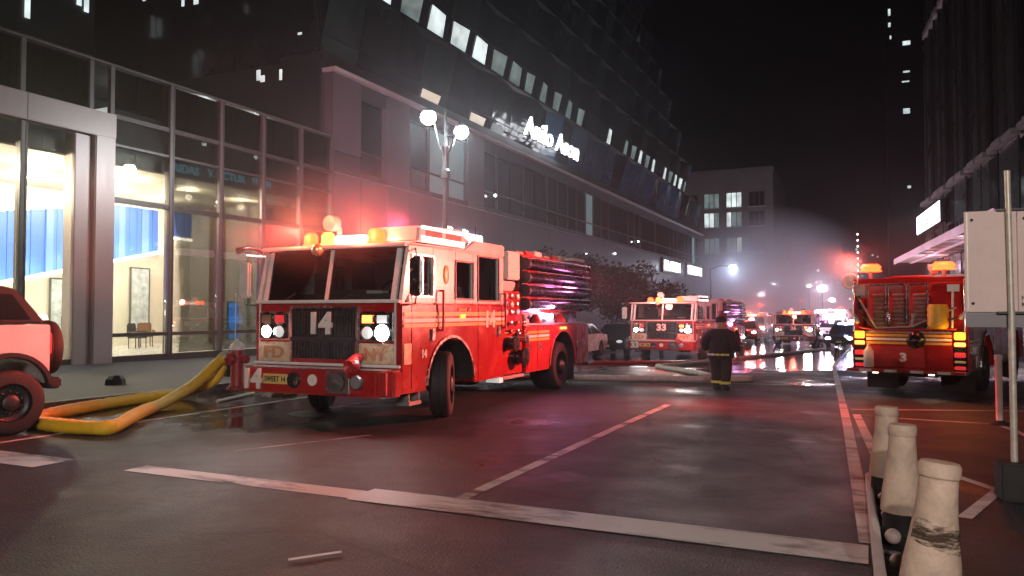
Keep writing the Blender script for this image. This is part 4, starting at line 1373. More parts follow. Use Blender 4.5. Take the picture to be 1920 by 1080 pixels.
box('bracket', 'dkmetal', bd, -.11, .40, -.01, .03, 1.685, 1.705)
box('bracket', 'dkmetal', bd, -.10, .40, -.01, .03, 2.635, 2.65)


# ------------------------------------------------------------------ street lamps
def twin_lamp(label, loc, rz, mat, color, power, z=8.2, a=1.15):
    t = thing('street_lamp', label, 'street lamp', loc, rz, None)
    MB().lathe([(.26, 0), (.26, .1), (.20, .16), (.19, .7), (.13, .9), (.11, 1.0), (.10, 3.2), (.13, 3.25), (.13, 3.4), (.095, 3.45), (.075, z - 1.9), (.16, z - 1.88), (.16, z - 1.6), (.10, z - 1.55),
                (.10, z - .9), (.14, z - .85), (.14, z - .75), (.06, z - .7), (.05, z + .35), (.02, z + .6), (.002, z + .62)], 16).build('post', M['lamppost'], t, 0, 40)
    for s_ in (-1, 1):
        ar = MB().tube(smooth_path([(0, 0, z - 1.2), (0, s_ * .4, z - .75), (0, s_ * .75, z - .1), (0, s_ * 1.0, z + .30), (0, s_ * a, z + .26)], 5), .035, 8).build('arm', M['lamppost'], t, 0, 60)
        MB().lathe([(.05, .30), (.22, .20), (.20, .17), (.05, .17)], 16, Matrix.Translation((0, s_ * a, z))).build('hood', M['lamppost'], ar, 0, 40)
        MB().sphere((0, s_ * a, z), .26, 14, (1, 1, .95)).build('globe', M[mat], t, 0, 60)
        lamp('POINT', t, (0, s_ * a, z - .40), power, color, .12)
    return t


twin_lamp('tall twin globe street lamp glowing white above the nearest fire engine', (-13.4, 23.25, g(23) + .13), 0, 'globe', (.90, .97, 1), 700)
twin_lamp('assumed twin lamp post with warm globes, added unseen behind the viewer', (2.6, -7.5, .0), R(90), 'assumed_globe', (1, .85, .78), 2700, 6.2)  # assumed, unseen lamp added to light the street from behind the camera


def single_lamp(label, loc, z, mat, color, power, rz=0):
    t = thing('street_lamp', label, 'street lamp', loc, rz)
    MB().lathe([(.2, 0), (.2, .5), (.1, .7), (.07, z - .3), (.05, z)], 12).build('post', M['lamppost'], t, 0, 40)
    MB().tube([(0, 0, z - .05), (.9, 0, z + .25), (1.9, 0, z + .2)], .045, 8).build('arm', M['lamppost'], t, 0, 60)
    MB().sphere((2.1, 0, z + .14), .26, 12, (1.3, .8, .45)).build('lamp_head', M[mat], t, 0, 60)
    lamp('POINT', t, (2.1, 0, z - .25), power, color, .25)
    return t


single_lamp('cobra head street lamp shining through the smoke, left of the far stone building', (-14.2, 76, g(76)), 6.9, 'globe', (.68, .78, 1), 520)
single_lamp('farther and smaller cobra head lamp deep in the smoke', (-13.6, 104, g(104)), 6.6, 'globe', (.70, .80, 1), 3600)

# ------------------------------------------------------------------ trees
def tree(label, loc, h_, rx, ry, rz0, n, seed, group=None):
    rnd = random.Random(seed)
    t = thing('street_tree', label, 'tree', loc, 0, group)
    tr = MB().tube([(0, 0, -.1), (.05, 0, h_ * .3), (-.04, .05, h_ * .55), (.03, 0, h_ * .8)], [.17, .13, .10, .04], 9)
    for k in range(7):
        a = rnd.uniform(0, 6.28)
        z = h_ * rnd.uniform(.32, .6)
        tr.tube([(0, 0, z), (math.cos(a) * rx * .4, math.sin(a) * ry * .4, z + h_ * .12), (math.cos(a) * rx * .8, math.sin(a) * ry * .8, z + h_ * .2)], [.06, .04, .012], 6)
    tr.build('trunk', M['bark'], t, 0, 60)
    cr = MB()
    lobes = [(rnd.uniform(-.6, .6) * rx, rnd.uniform(-.6, .6) * ry, rz0 + rnd.uniform(.0, .85) * (h_ - rz0), rnd.uniform(.35, .6)) for _ in range(11)]
    for i in range(n):
        lx, ly, lz, lr = rnd.choice(lobes)
        d = Vector((rnd.gauss(0, 1), rnd.gauss(0, 1), rnd.gauss(0, 1))).normalized() * (rnd.random() ** .45)
        c = Vector((lx + d.x * rx * lr, ly + d.y * ry * lr, lz + d.z * (h_ - rz0) * .32))
        s_ = rnd.uniform(.06, .14)
        u = Vector((rnd.gauss(0, 1), rnd.gauss(0, 1), rnd.gauss(0, 1))).normalized()
        w = u.orthogonal().normalized()
        v = u.cross(w)
        cr.add([tuple(c - w * s_), tuple(c + v * s_ * .55), tuple(c + w * s_), tuple(c - v * s_ * .55)], [(0, 1, 2, 3)])
    c_ = cr.build('crown', M['leaf'], t)
    c_['kind'] = 'stuff'
    return t


tree('dark leafy street tree with a reddish trunk, nearest behind the fire engine', (-14.4, 38.6, g(38) + .1), 5.0, 2.3, 2.6, 2.1, 5200, 3)
tree('dark round street tree rising over the second fire engine', (-13.9, 46.5, g(46) + .1), 5.2, 2.4, 3.4, 2.2, 5200, 5)
tree('low spreading dark street tree, farthest of the three', (-13.7, 54.5, g(54) + .1), 4.4, 2.2, 3.2, 1.9, 4200, 8)


# ------------------------------------------------------------------ firefighter walking away
def skin_mesh(name, verts, edges, radii, mat, parent, sub=2, root=0):
    me = bpy.data.meshes.new(name)
    me.from_pydata(verts, edges, [])
    o = bpy.data.objects.new(name, me)
    col.objects.link(o)
    md = o.modifiers.new('Skin', 'SKIN')
    md.use_smooth_shade = True
    for i, r in enumerate(radii):
        v = me.skin_vertices[0].data[i]
        v.radius = (r if isinstance(r, tuple) else (r, r))
        v.use_root = (i == root)
    o.modifiers.new('Subdivision', 'SUBSURF').levels = sub
    o.modifiers['Subdivision'].render_levels = sub
    dg = bpy.context.evaluated_depsgraph_get()
    m2 = bpy.data.meshes.new_from_object(o.evaluated_get(dg))
    bpy.data.objects.remove(o)
    for p in m2.polygons:
        p.use_smooth = True
    m2.materials.clear()
    m2.materials.append(M[mat])
    return link(name, m2, parent)


pf = thing('person', 'firefighter in dark coat with lime bands walking away up the road', 'person', (-3.12, 17.75, g(17.75)), R(-10), None, (1.24, 1.05, .90))
bv = [(0, 0, .96), (0, .01, 1.14), (0, .02, 1.34), (0, .03, 1.47), (0, .05, 1.55), (0, .075, 1.66), (0, .07, 1.74),
      (.10, 0, .90), (.13, -.03, .50), (.11, -.12, .10), (.12, .04, .05),
      (-.10, 0, .90), (-.10, .10, .50), (-.09, .06, .10), (-.09, .20, .05),
      (.19, .02, 1.42), (.27, -.02, 1.15), (.30, .06, .92), (.30, .09, .82), (-.19, .02, 1.42), (-.28, .0, 1.15), (-.27, .10, .93), (-.26, .13, .83)]
be = [(0, 1), (1, 2), (2, 3), (3, 4), (4, 5), (5, 6), (0, 7), (7, 8), (8, 9), (9, 10), (0, 11), (11, 12), (12, 13), (13, 14), (3, 15), (15, 16), (16, 17), (17, 18), (3, 19), (19, 20), (20, 21), (21, 22)]
brad = [.13, .12, .13, .09, .058, .092, .075, .085, .06, .045, .04, .085, .06, .045, .04, .06, .048, .036, .034, .06, .048, .036, .034]
body = skin_mesh('body', bv, be, brad, 'skin', pf)
for sx, wx, wy in ((1, .30, .09), (-1, -.26, .13)):
    for k in range(4):
        MB().tube([(wx + (k - 1.5) * .004, wy - .035 + k * .022, .83), (wx + (k - 1.5) * .004 - sx * .01, wy - .03 + k * .022, .765 - .012 * (k in (1, 2))), (wx - sx * .03, wy - .02 + k * .02, .72 - .012 * (k in (1, 2)))], [.011, .010, .008], 6).build('finger', M['skin'], pf, 0, 60)
    MB().tube([(wx - sx * .01, wy + .05, .84), (wx - sx * .03, wy + .075, .79), (wx - sx * .04, wy + .07, .75)], [.013, .011, .009], 6).build('thumb', M['skin'], pf, 0, 60)
coat = skin_mesh('coat', [(0, 0, .80), (0, 0, .98), (0, .01, 1.18), (0, .02, 1.36), (0, .03, 1.47), (0, .04, 1.52), (.20, .02, 1.41), (.29, -.02, 1.15), (.31, .05, .95), (-.20, .02, 1.41), (-.30, .0, 1.15), (-.285, .09, .96)],
                 [(0, 1), (1, 2), (2, 3), (3, 4), (4, 5), (4, 6), (6, 7), (7, 8), (4, 9), (9, 10), (10, 11)],
                 [(.24, .17), (.22, .16), (.21, .16), (.20, .145), (.12, .12), (.085, .085), .105, .085, .07, .105, .085, .07], 'coat', pf, 2, 1)
tro = skin_mesh('trousers', [(0, 0, .95), (.10, 0, .84), (.135, -.03, .50), (.115, -.10, .14), (-.10, 0, .84), (-.105, .09, .50), (-.095, .07, .14)],
                [(0, 1), (1, 2), (2, 3), (0, 4), (4, 5), (5, 6)], [(.17, .14), .125, .10, .088, .125, .10, .088], 'trouser', pf, 2, 0)
for (x, y) in ((.115, -.10), (-.095, .07)):
    MB().lathe([(.092, -.03), (.100, -.028), (.100, .028), (.092, .03)], 16, Matrix.Translation((x, y, .19))).build('cuff_band', M['reflective'], pf, 0, 40)
    MB().lathe([(.058, .04), (.066, .01), (.062, 0), (.01, 0)], 14, Matrix.Translation((x, y + .05, -.002)) @ Matrix.Diagonal((1, 2.1, 2.2, 1))).tube([(x, y, .02), (x, y, .16)], .06, 12).build('boot', M['black'], pf, 0, 50)
for k in range(5):
    a = -2.35 + k * .34
    vs = []
    for j in range(3):
        aa = a + j * .14
        for z in (.86, .905):
            vs.append((.272 * math.cos(aa), .197 * math.sin(aa), z))
    MB().add(vs + [(x * .97, y * .97, z) for x, y, z in vs], [(0, 2, 3, 1), (2, 4, 5, 3)] + [(6, 7, 9, 8), (8, 9, 11, 10)] + [(0, 6, 8, 2), (2, 8, 10, 4), (1, 3, 9, 7), (3, 5, 11, 9), (0, 1, 7, 6), (4, 10, 11, 5)]).build('hem_band', M['stripe' if k < 2 else 'reflective'], pf)
MB().lathe([(.104, -.02), (.112, .0), (.108, .06), (.085, .11), (.03, .135), (.002, .137)], 18, Matrix.Translation((0, .072, 1.70)) @ Matrix.Diagonal((.92, 1.08, 1, 1))).build('cap', M['coat'], pf, 0, 50)
for sx in (-1, 1):
    MB().sphere((sx * .088, .075, 1.665), .026, 10, (.5, .8, 1.2)).build('ear', M['skin'], pf, 0, 60)
MB().sphere((0, .172, 1.655), .018, 8, (.8, 1, 1.3)).build('nose', M['skin'], pf, 0, 60)
MB().lathe([(.058, 0), (.068, .05), (.064, .09)], 14, Matrix.Translation((0, .05, 1.48))).build('collar', M['coat'], pf, 0, 50)

# far group of helpers by the trucks
for k, (x, y, l_) in enumerate(((-7.6, 50.5, 'dark figure in banded gear standing left of the farthest fire engine'), (-8.35, 51.5, 'second dark figure in banded gear, close to the second engine\'s tail'))):
    q = copy_tree(pf)
    q.location = (x, y, g(y))
    q.rotation_euler = (0, 0, R(150 + 40 * k))
    q['label'] = l_


# ------------------------------------------------------------------ glazed store on the left
SX = -22.0
st = thing('store_building', 'glass fronted store with lit cream interior and blue stripe wall', 'store building', (SX, 8, 0))


def sbox(name, mat, par, x0, x1, y0, y1, z0, z1, bev=0):
    return box(name, mat, par, x0, x1, y0, y1, z0, z1, bev, True)


edges = [8.4, 11.2, 13.96, 16.1, 16.83, 19.1, 21.35, 23.55, 25.8, 27.86]
pl = MB().add([(SX - .3, 2, -1.2), (SX + .05, 2, -1.2), (SX - .3, 27.86, -1.2), (SX + .05, 27.86, -1.2), (SX - .3, 2, .28), (SX + .05, 2, .28), (SX - .3, 27.86, .28), (SX + .05, 27.86, .28)],
              [(0, 2, 3, 1), (4, 5, 7, 6), (0, 1, 5, 4), (2, 6, 7, 3), (0, 4, 6, 2), (1, 3, 7, 5)]).build('plinth', M['mullion'], st, 0, None, 2, True)
sbox('column', 'steel', st, SX - .5, SX + .28, 16.12, 16.82, -.4, 7.94, .03)
sbox('column_cladding', 'steel', st, SX - .4, SX + .12, 15.55, 16.10, -.4, 7.15, .02)
fa = sbox('fascia', 'steel', st, SX - .2, SX + .30, 2, 16.82, 7.18, 7.96, .02)
for y in (5, 8.4, 11.2, 13.96):
    sbox('fascia_joint', 'mullion', fa, SX + .297, SX + .304, y - .012, y + .012, 7.2, 7.94)
for i, y in enumerate(edges):
    if y in (16.1, 16.83):
        continue
    top = 7.17 if y < 16 else 9.55
    m_ = sbox('mullion', 'frame', st, SX - .12, SX + .13, y - .07, y + .07, .281, top, .015)
    sbox('mullion_edge', 'mullion', m_, SX - .12, SX + .132, y + .071, y + .13, .281, top)
for y in edges:
    if y < 17:
        sbox('parapet_post', 'frame', st, SX - .08, SX + .08, y - .07, y + .07, 7.97, 9.55)
for a, b in zip(edges, edges[1:]):
    if b - a < 1:
        continue
    a2, b2 = a + (.13 if a != 16.83 else .02), b - .075
    if b <= 16.2:
        sbox('pane', 'pane', st, SX - .01, SX + .01, a2, b2, .30, 7.17)
        rows = []
    else:
        for (z0, z1) in ((.30, .90), (1.02, 5.22), (5.38, 7.02), (7.10, 7.90)):
            sbox('pane', 'pane', st, SX - .01, SX + .01, a2, b2, z0, z1)
        for (z0, z1) in ((.90, 1.02), (5.22, 5.38), (7.02, 7.10), (7.90, 8.05)):
            sbox('transom', 'mullion', st, SX - .1, SX + .10, a2, b2, z0, z1, .01)
    sbox('parapet_pane', 'pane_dk', st, SX - .01, SX + .01, a2, b2, 8.06, 9.5)
sbox('parapet_pane', 'pane_dk', st, SX - .01, SX + .01, 4, 8.3, 8.06, 9.5)
sbox('coping', 'frame', st, SX - .14, SX + .14, 2, 27.86, 9.552, 9.62, .01)
# rooms
sbox('floor', 'floor_in', st, -31, SX - .31, 6, 27.8, .12, .28)
sbox('floor_slab', 'mullion', st, -31, SX - .35, 6, 27.8, 6.55, 6.95)
sbox('ceiling', 'ceil', st, -31, SX - .36, 6, 27.8, 6.49, 6.547)
bk = sbox('back_wall', 'wallw', st, -29.3, -29.1, 6, 27.8, .281, 6.488)
sbox('end_wall', 'wallw', st, -29.09, SX - .6, 6.0, 6.2, .281, 6.488)
sbox('end_wall', 'wood', st, -29.09, SX - .4, 27.6, 27.79, .281, 6.488)
sbox('partition', 'wallw', st, -29.09, -25.6, 26.55, 26.7, .281, 6.488)
sbox('partition', 'wood', st, -27.4, -26.9, 26.10, 26.54, .281, 6.488)
sbox('partition', 'wallw', st, -26.4, -24.8, 26.75, 26.9, .281, 6.488)
sbox('upper_wall', 'stone2', st, -26.2, -26.0, 6, 27.8, 6.96, 9.6)
sbox('upper_ceiling', 'darkwall', st, -31, SX - .2, 4, 27.8, 9.63, 9.75)
# blue striped light wall with cove lines
rnd = random.Random(4)
y = 12.0
while y < 24.55:
    w = rnd.choice((.16, .22, .30, .38))
    zb = 2.95 + (y - 18.5) * .235
    zt = 5.55 + (y - 18.5) * .17
    zb, zt = max(2.2, zb), min(6.25, max(5.2, zt))
    d = rnd.uniform(.02, .10)
    sbox('light_slat', rnd.choice(('bluesl', 'bluesl', 'bluesl', 'bluesl2')), bk, -29.1 + .0, -29.09 + d, y, y + w - .015, zb, zt)
    y += w
y = 25.5
while y < 26.5:
    sbox('light_slat', rnd.choice(('bluesl', 'bluesl2')), bk, -29.1, -29.03, y, y + .17, 5.2, 6.3)
    y += .18
MB().add([(-29.09, 12, 1.35), (-28.75, 12, 1.35), (-29.09, 24.6, 4.31), (-28.75, 24.6, 4.31), (-29.09, 12, 1.5), (-28.75, 12, 1.5), (-29.09, 24.6, 4.42), (-28.75, 24.6, 4.42)],
         [(0, 2, 3, 1), (4, 5, 7, 6), (0, 1, 5, 4), (2, 6, 7, 3), (0, 4, 6, 2), (1, 3, 7, 5)]).build('cove_light', M['cove'], bk, 0, None, 2, True)
sbox('cove_light', 'cove', bk, -29.09, -28.9, 25.4, 26.5, 5.02, 5.12)
for (x, y) in ((-24, 10), (-24, 13), (-24, 16), (-24.2, 19), (-24.2, 22), (-24.4, 25), (-27, 11.5), (-27, 14.5), (-27, 17.5), (-27, 20.5), (-27, 23.5)):
    d_ = MB().lathe([(.11, 0), (.11, .02), (.002, .021)], 14, Matrix.Translation((x, y, 6.462))).build('downlight', M['down'], st, 0, 40, 2, True)
    lamp('POINT', st, (x, y, 6.2), 600, (1, .86, .62), .12, world=True)
for (y, z) in ((21.75, 8.48), (24.5, 8.42)):
    MB().lathe([(.03, .42), (.03, .2), (.16, .14), (.20, .05), (.16, -.05), (.05, -.09), (.002, -.09)], 14, Matrix.Translation((SX - 1.1, y, 8.45))).build('pendant_lamp', M['globe'], st, 0, 50, 2, True)
    lamp('POINT', st, (SX - 1.1, y, 8.15), 14, (.9, .97, 1), .1, world=True)
for (txt, y0, y1, z) in (('FRIDAS', 19.25, 20.6, 6.80), ('V.PICTUR', 21.0, 22.9, 6.86), ('FROM', 23.3, 24.3, 6.88)):
    text('reflected_lettering', txt, 'cyan', st, (SX - .18, (y0 + y1) / 2, z), y1 - y0, .30, '+x', .03, .02, True)  # glowing letters put in for a sign reflected in the glazing
sbox('ceiling_panel_light', 'headdim', st, -25.6, -24.4, 18.6, 20.6, 8.9, 8.96)
for k in range(9):
    yy = 13.5 + k * 1.35
    lamp('POINT', st, (-28.55, yy, 1.62 + (yy - 12) * .235 + .2), 34, (.75, .85, 1), .1, world=True)
# furniture, each a thing of its own
def furn(name, label, cat, loc, parts, rz=0, group=None):
    t = thing(name, label, cat, loc, rz, group)
    for p in parts:
        n, m_, mb, bev = p
        mb.build(n, M[m_], t, bev, 45)
    return t


legs = lambda w, d, h, r=.025: [('leg', 'dkmetal', MB().tube([(x, y, 0), (x, y, h)], r, 6), 0) for x in (-w, w) for y in (-d, d)]
furn('desk', 'long pale desk inside the store behind the spare wheel', 'desk', (-27.2, 18.4, .28), [('top', 'whitepl', B(-.4, .4, -1.1, 1.1, .72, .78), .01)] + legs(.35, 1.0, .72))
furn('table_lamp', 'glowing round table lamp on the pale desk in the store', 'lamp', (-27.2, 18.15, 1.06), [('stand', 'dkmetal', MB().lathe([(.09, 0), (.09, .02), (.015, .03), (.015, .3)], 12), 0), ('lamp_shade', 'tablelamp', MB().lathe([(.17, .26), (.21, .38), (.15, .56), (.002, .57)], 14), 0)])
furn('monitor', 'dark monitor on the pale desk in the store', 'monitor', (-27.25, 19.2, 1.06), [('flat_panel', 'blackg', B(-.02, .02, -.28, .28, .12, .5), .01), ('stand', 'dkmetal', B(-.08, .08, -.1, .1, 0, .13), 0)])


def chair_parts(c):
    return [('seat', c, B(-.28, .28, -.28, .28, .40, .52), .04), ('backrest', c, B(-.30, -.22, -.27, .27, .50, .98), .04), ('armrest', c, B(-.25, .22, -.33, -.28, .52, .68), .02), ('armrest', c, B(-.25, .22, .28, .33, .52, .68), .02)] + legs(.22, .22, .40, .02)


furn('armchair', 'brown armchair inside the store, left of the steel column', 'armchair', (-26.3, 19.2, .28), chair_parts('wood'), .6)
furn('armchair', 'white low armchair beside the brown one, left of the steel column', 'armchair', (-25.4, 18.7, .28), chair_parts('whitepl'), 2.4)
furn('armchair', 'dark armchair inside the store just right of the steel column', 'armchair', (-26.0, 21.2, .28), chair_parts('seat'), .3)
furn('armchair', 'tan armchair behind the dark one, right of the steel column', 'armchair', (-27.0, 22.4, .28), chair_parts('wood'), -.5)
for (y0, y1, z0, z1, l_) in ((19.7, 21.0, .75, 3.0, 'tall pale blue painting on the store wall, left of the steel column'), (23.3, 24.2, 1.0, 3.6, 'tall narrow grey patterned hanging on the store wall, right of the steel column')):
    t = thing('painting', l_, 'painting', (-29.05, (y0 + y1) / 2, z0))
    B(.0, .05, -(y1 - y0) / 2, (y1 - y0) / 2, 0, z1 - z0).build('canvas', M['canvas'], t, .01)
    fr = MB()
    ring_x(fr, -.01, .07, -(y1 - y0) / 2, (y1 - y0) / 2, 0, z1 - z0, .04)
    fr.build('frame', M['frame'], t)
for k, (x, y) in enumerate(((-25.2, 24.4), (-25.0, 25.3), (-24.6, 26.2))):
    furn('floor_lamp', ('small glowing floor lamp at the foot of the grey hanging', 'small glowing floor lamp between the white partitions', 'small glowing floor lamp near the blue glow panel')[k], 'lamp', (x, y, .28),
         [('stand', 'dkmetal', MB().lathe([(.1, 0), (.1, .02), (.012, .03), (.012, .5)], 10), 0), ('lamp_shade', 'tablelamp', MB().sphere((0, 0, .58), .09, 10), 0)])
t = thing('reflection_panel', 'tall blue glow panel added for reflected emergency lights, next to the hydrant rod', 'flat_panel', (-25.6, 25.75, .28))  # added panel and lamp imitate emergency lights reflected in the glass
B(-.05, .05, -.32, .32, .2, 1.9).build('casing', M['blackg'], t, .015)
B(.051, .058, -.28, .28, .26, 1.84).build('flat_panel', M['flat_panel'], t)
lamp('POINT', t, (.35, 0, 1.1), 10, (.15, .4, 1), .2)  # added lamp for the same reflection glow

# ------------------------------------------------------------------ stone podium with leaning glass floors above
PB = thing('office_building', 'dark glass office block leaning over a stone podium, white script sign', 'office building', (SX, 28, 0))
Y0, Y1 = 27.9, 112.0
box('core', 'stone2', PB, -45, SX - .55, Y0 + .02, Y1, -2.5, 13.3, 0, True)
pitch = 2.15
n = int((Y1 - Y0) / pitch)
base_me = B(-.5, .0, .008, pitch - .008, 0, 1).mesh('cladding_panel', M['stone'], .006)
base_me2 = B(-.5, .0, .008, pitch - .008, 0, 1).mesh('cladding_panel', M['stone2'], .006)


def place(name, me, par, x, y, z0, z1):
    o = link(name, me, par)
    o.location = Vector((x, y, z0)) - root_of(par).location
    o.scale = (1, 1, z1 - z0)
    return o


win_me = B(-.04, .0, .06, pitch - .06, 0, 1).mesh('window', M['pane_tower'])
win_t = B(-.04, .0, .06, pitch - .06, 0, 1).mesh('window', M['win_t'])
rnd = random.Random(11)
for i in range(n):
    y = Y0 + .12 + i * pitch
    for (z0, z1) in ((-2.4, 2.1), (2.12, 5.05), (5.07, 8.02)):
        place('cladding_panel', base_me, PB, SX, y, z0, z1)
    ph = i % 4
    if ph == 2 and 1 < i < 9:
        place('cladding_panel', base_me, PB, SX, y, 8.04, 12.6)
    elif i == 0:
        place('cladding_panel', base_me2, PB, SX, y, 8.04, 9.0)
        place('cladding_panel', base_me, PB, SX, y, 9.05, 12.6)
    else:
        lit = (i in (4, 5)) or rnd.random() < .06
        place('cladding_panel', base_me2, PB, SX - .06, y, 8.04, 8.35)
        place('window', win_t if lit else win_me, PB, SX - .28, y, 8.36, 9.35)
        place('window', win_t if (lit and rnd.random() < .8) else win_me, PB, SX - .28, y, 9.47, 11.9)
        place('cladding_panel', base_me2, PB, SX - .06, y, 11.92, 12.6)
        if rnd.random() < .8:
            sbox('window_frame', 'mullion', PB, SX - .30, SX - .16, y + .02, y + .10, 8.36, 11.9)
        sbox('transom', 'mullion', PB, SX - .30, SX - .2, y + .1, y + pitch, 9.36, 9.46)
for k in range(12):
    a = Y0 + k * (Y1 - Y0) / 12
    sbox('ledge', 'ledge', PB, SX - .55, SX + .22, a + .01, a + (Y1 - Y0) / 12 - .01, 12.62, 12.80, .02)
    sbox('sill_course', 'ledge', PB, SX - .55, SX + .06, a + .01, a + (Y1 - Y0) / 12 - .01, 8.022, 8.038)
sbox('corner_strip', 'ledge', PB, SX - .02, SX + .03, Y0 - .01, Y0 + .09, 2, 8.0)
sbox('soffit', 'darkwall', PB, SX - 3, SX - .5, Y0, Y1, 12.81, 13.6)

# leaning glass floors: one faceted pane per bay and row
PW = 2.9
nb = 29
gm = {}
bands = [13.6 + 4.85 * k for k in range(8)]
rnd = random.Random(21)
lit_b1 = {1: 'win_w', 2: 'win_w', 3: 'win_d', 4: 'win_w', 5: 'win_w', 6: 'win_w', 7: 'win_d', 8: 'win_d'}
for k, zb in enumerate(bands):
    x_top = SX - 1.4 * k
    x_bot = x_top - .95
    zt = zb + 3.55 if k == 0 else zb + 4.3
    zm = zb + (.9 if k == 0 else 2.05)
    box('floor_band', 'darkwall', PB, -48, x_bot - .05, Y0 + .3, Y1 - .2, zb - .55, zb + 4.4, 0, True)
    # sloping spandrel between this floor's head and the next one's foot
    sp_ = MB()
    sp_.add([(x_top, Y0 + .2, zt), (x_top, Y1, zt), (x_top - 2.3, Y1, zb + 4.86), (x_top - 2.3, Y0 + .2, zb + 4.86), (x_top - .3, Y0 + .2, zt - .12), (x_top - .3, Y1, zt - .12), (x_top - 2.6, Y1, zb + 4.5), (x_top - 2.6, Y0 + .2, zb + 4.5)],
            [(0, 1, 2, 3), (7, 6, 5, 4), (0, 4, 5, 1), (1, 5, 6, 2), (2, 6, 7, 3), (3, 7, 4, 0)])
    sp_.build('spandrel', M['darkwall'], PB, 0, None, 2, True)

    def xat(z):
        return x_bot + (x_top - x_bot) * (z - zb) / (zt - zb)
    if k > 4:
        # the topmost floors are too dark and far to part
        mb = MB()
        for i in range(nb):
            ya, yb = Y0 + .25 + i * PW, Y0 + .2 + (i + 1) * PW
            o1, o2 = (-.25 if i % 2 else 0), (0 if i % 2 else -.25)
            mb.add([(x_bot, ya, zb), (x_bot, yb, zb), (x_top + o2, yb, zt), (x_top + o1, ya, zt)], [(0, 1, 2, 3)])
        o = mb.build('glass_facet', M['pane_tower'], PB, 0, None, 2, True)
        o['kind'] = 'stuff'
        continue
    for i in range(nb):
        ya, yb = Y0 + .25 + i * PW, Y0 + .17 + (i + 1) * PW
        o1, o2 = (-.32 if i % 2 else 0), (0 if i % 2 else -.32)
        for row, (z0, z1) in enumerate(((zb, zm), (zm + .05, zt))):
            mt = 'pane_tower' if (i + k) % 3 else 'pane_green'
            if k == 0 and 9 <= i <= 24:
                mt = 'pane_blue' if i % 5 else 'pane_tower'
            if row == 0:
                if k == 1:
                    if i in lit_b1:
                        mt = lit_b1[i]
                    elif i > 8:
                        mt = rnd.choice(('win_w', 'win_d', 'win_d', 'win_d', 'pane_green'))
                if k == 0 and i in (3, 5):
                    mt = 'win_y'
                if k == 0 and i == 6:
                    mt = 'win_d'
            elif k == 1 and 9 < i < 27 and rnd.random() < .0:
                mt = 'win_d'
            f0, f1 = (z0 - zb) / (zt - zb), (z1 - zb) / (zt - zb)
            # lit bays are narrow openings between wide mullions
            yi0, yi1 = (ya, yb)
            pts = [(xat(z0) + o1 * f0, ya, z0), (xat(z0) + o2 * f0, yb, z0), (xat(z1) + o2 * f1, yb, z1), (xat(z1) + o1 * f1, ya, z1)]
            if mt.startswith('win'):
                fr = MB().add([(x + .0, y, z) for x, y, z in pts] + [(x - .05, y, z) for x, y, z in pts], [(0, 1, 2, 3), (7, 6, 5, 4), (0, 4, 5, 1), (1, 5, 6, 2), (2, 6, 7, 3), (3, 7, 4, 0)]).build('glass_facet', M['pane_tower'], PB, 0, None, 2, True)
                w_ = .58 if i > 8 else .34
                c_ = [tuple(sum(p[q] for p in pts) / 4 for q in range(3))][0]
                def shr(p, q_=w_):
                    yy = ya + .1 + (p[1] - ya) * (1 - q_)
                    f_ = (yy - p[1])
                    return (p[0] + .035, yy, p[2] + (.12 if p[2] < c_[2] else -.22))
                inn = [shr(p) for p in pts]
                MB().add(inn + [(x - .02, y, z) for x, y, z in inn], [(0, 1, 2, 3), (7, 6, 5, 4), (0, 4, 5, 1), (1, 5, 6, 2), (2, 6, 7, 3), (3, 7, 4, 0)]).build('lit_window', M[mt], fr, 0, None, 2, True)
            else:
                MB().add(pts + [(x - .05, y, z) for x, y, z in pts], [(0, 1, 2, 3), (7, 6, 5, 4), (0, 4, 5, 1), (1, 5, 6, 2), (2, 6, 7, 3), (3, 7, 4, 0)]).build('glass_facet', M[mt], PB, 0, None, 2, True)
    # far-end return; its reflected light is put into the paler blue
    ef = MB().add([(x_bot - .2, Y1, zb), (x_bot + .1, Y1 - .6, zb), (x_top + .05, Y1 - .6, zt), (x_top - .25, Y1, zt), (x_bot - 1.2, Y1 + .05, zb), (x_top - 1.3, Y1 + .05, zt), (x_bot - .8, Y1 - .6, zb), (x_top - .9, Y1 - .6, zt)],
                  [(0, 1, 2, 3), (0, 3, 5, 4), (4, 5, 7, 6), (6, 7, 2, 1), (3, 2, 7, 5), (0, 4, 6, 1)]).build('end_return', M['pane_endblue'], PB, 0, None, 2, True)
# near end wall of the block, with a few lit panes
sbox('near_end_wall', 'darkwall', PB, -48, SX - .6, Y0 - .08, Y0 + .018, 9.7, 13.3)
ew = MB().add([(-48, Y0 + .1, 13.3), (SX - .6, Y0 + .1, 13.3), (SX - 10.5, Y0 + .1, 52), (-48, Y0 + .1, 52), (-48, Y0 + .29, 13.3), (SX - .6, Y0 + .29, 13.3), (SX - 10.5, Y0 + .29, 52), (-48, Y0 + .29, 52)],
              [(0, 1, 2, 3), (7, 6, 5, 4), (0, 4, 5, 1), (1, 5, 6, 2), (2, 6, 7, 3), (3, 7, 4, 0)]).build('near_end_wall', M['pane_tower'], PB, 0, None, 2, True)
for (x, z, w_, h_) in ((-26.2, 12.9, .22, .5), (-25.95, 12.7, .25, .3), (-24.85, 12.75, .14, .5)):
    sbox('lit_window', 'win_w', ew, x - w_ / 2, x + w_ / 2, Y0 - .12, Y0 - .085, z - h_ / 2, z + h_ / 2)
for (x, z, w_, h_) in ((-23.9, 14.6, .22, .1), (-30.5, 17.4, .3, .6), (-31.4, 17.5, .16, .7), (-34.2, 18.3, .2, .8), (-33.4, 18.3, .25, .9), (-38.5, 18.2, .3, .9)):
    sbox('lit_window', 'win_w', ew, x - w_ / 2, x + w_ / 2, Y0 + .06, Y0 + .098, z - h_ / 2, z + h_ / 2)

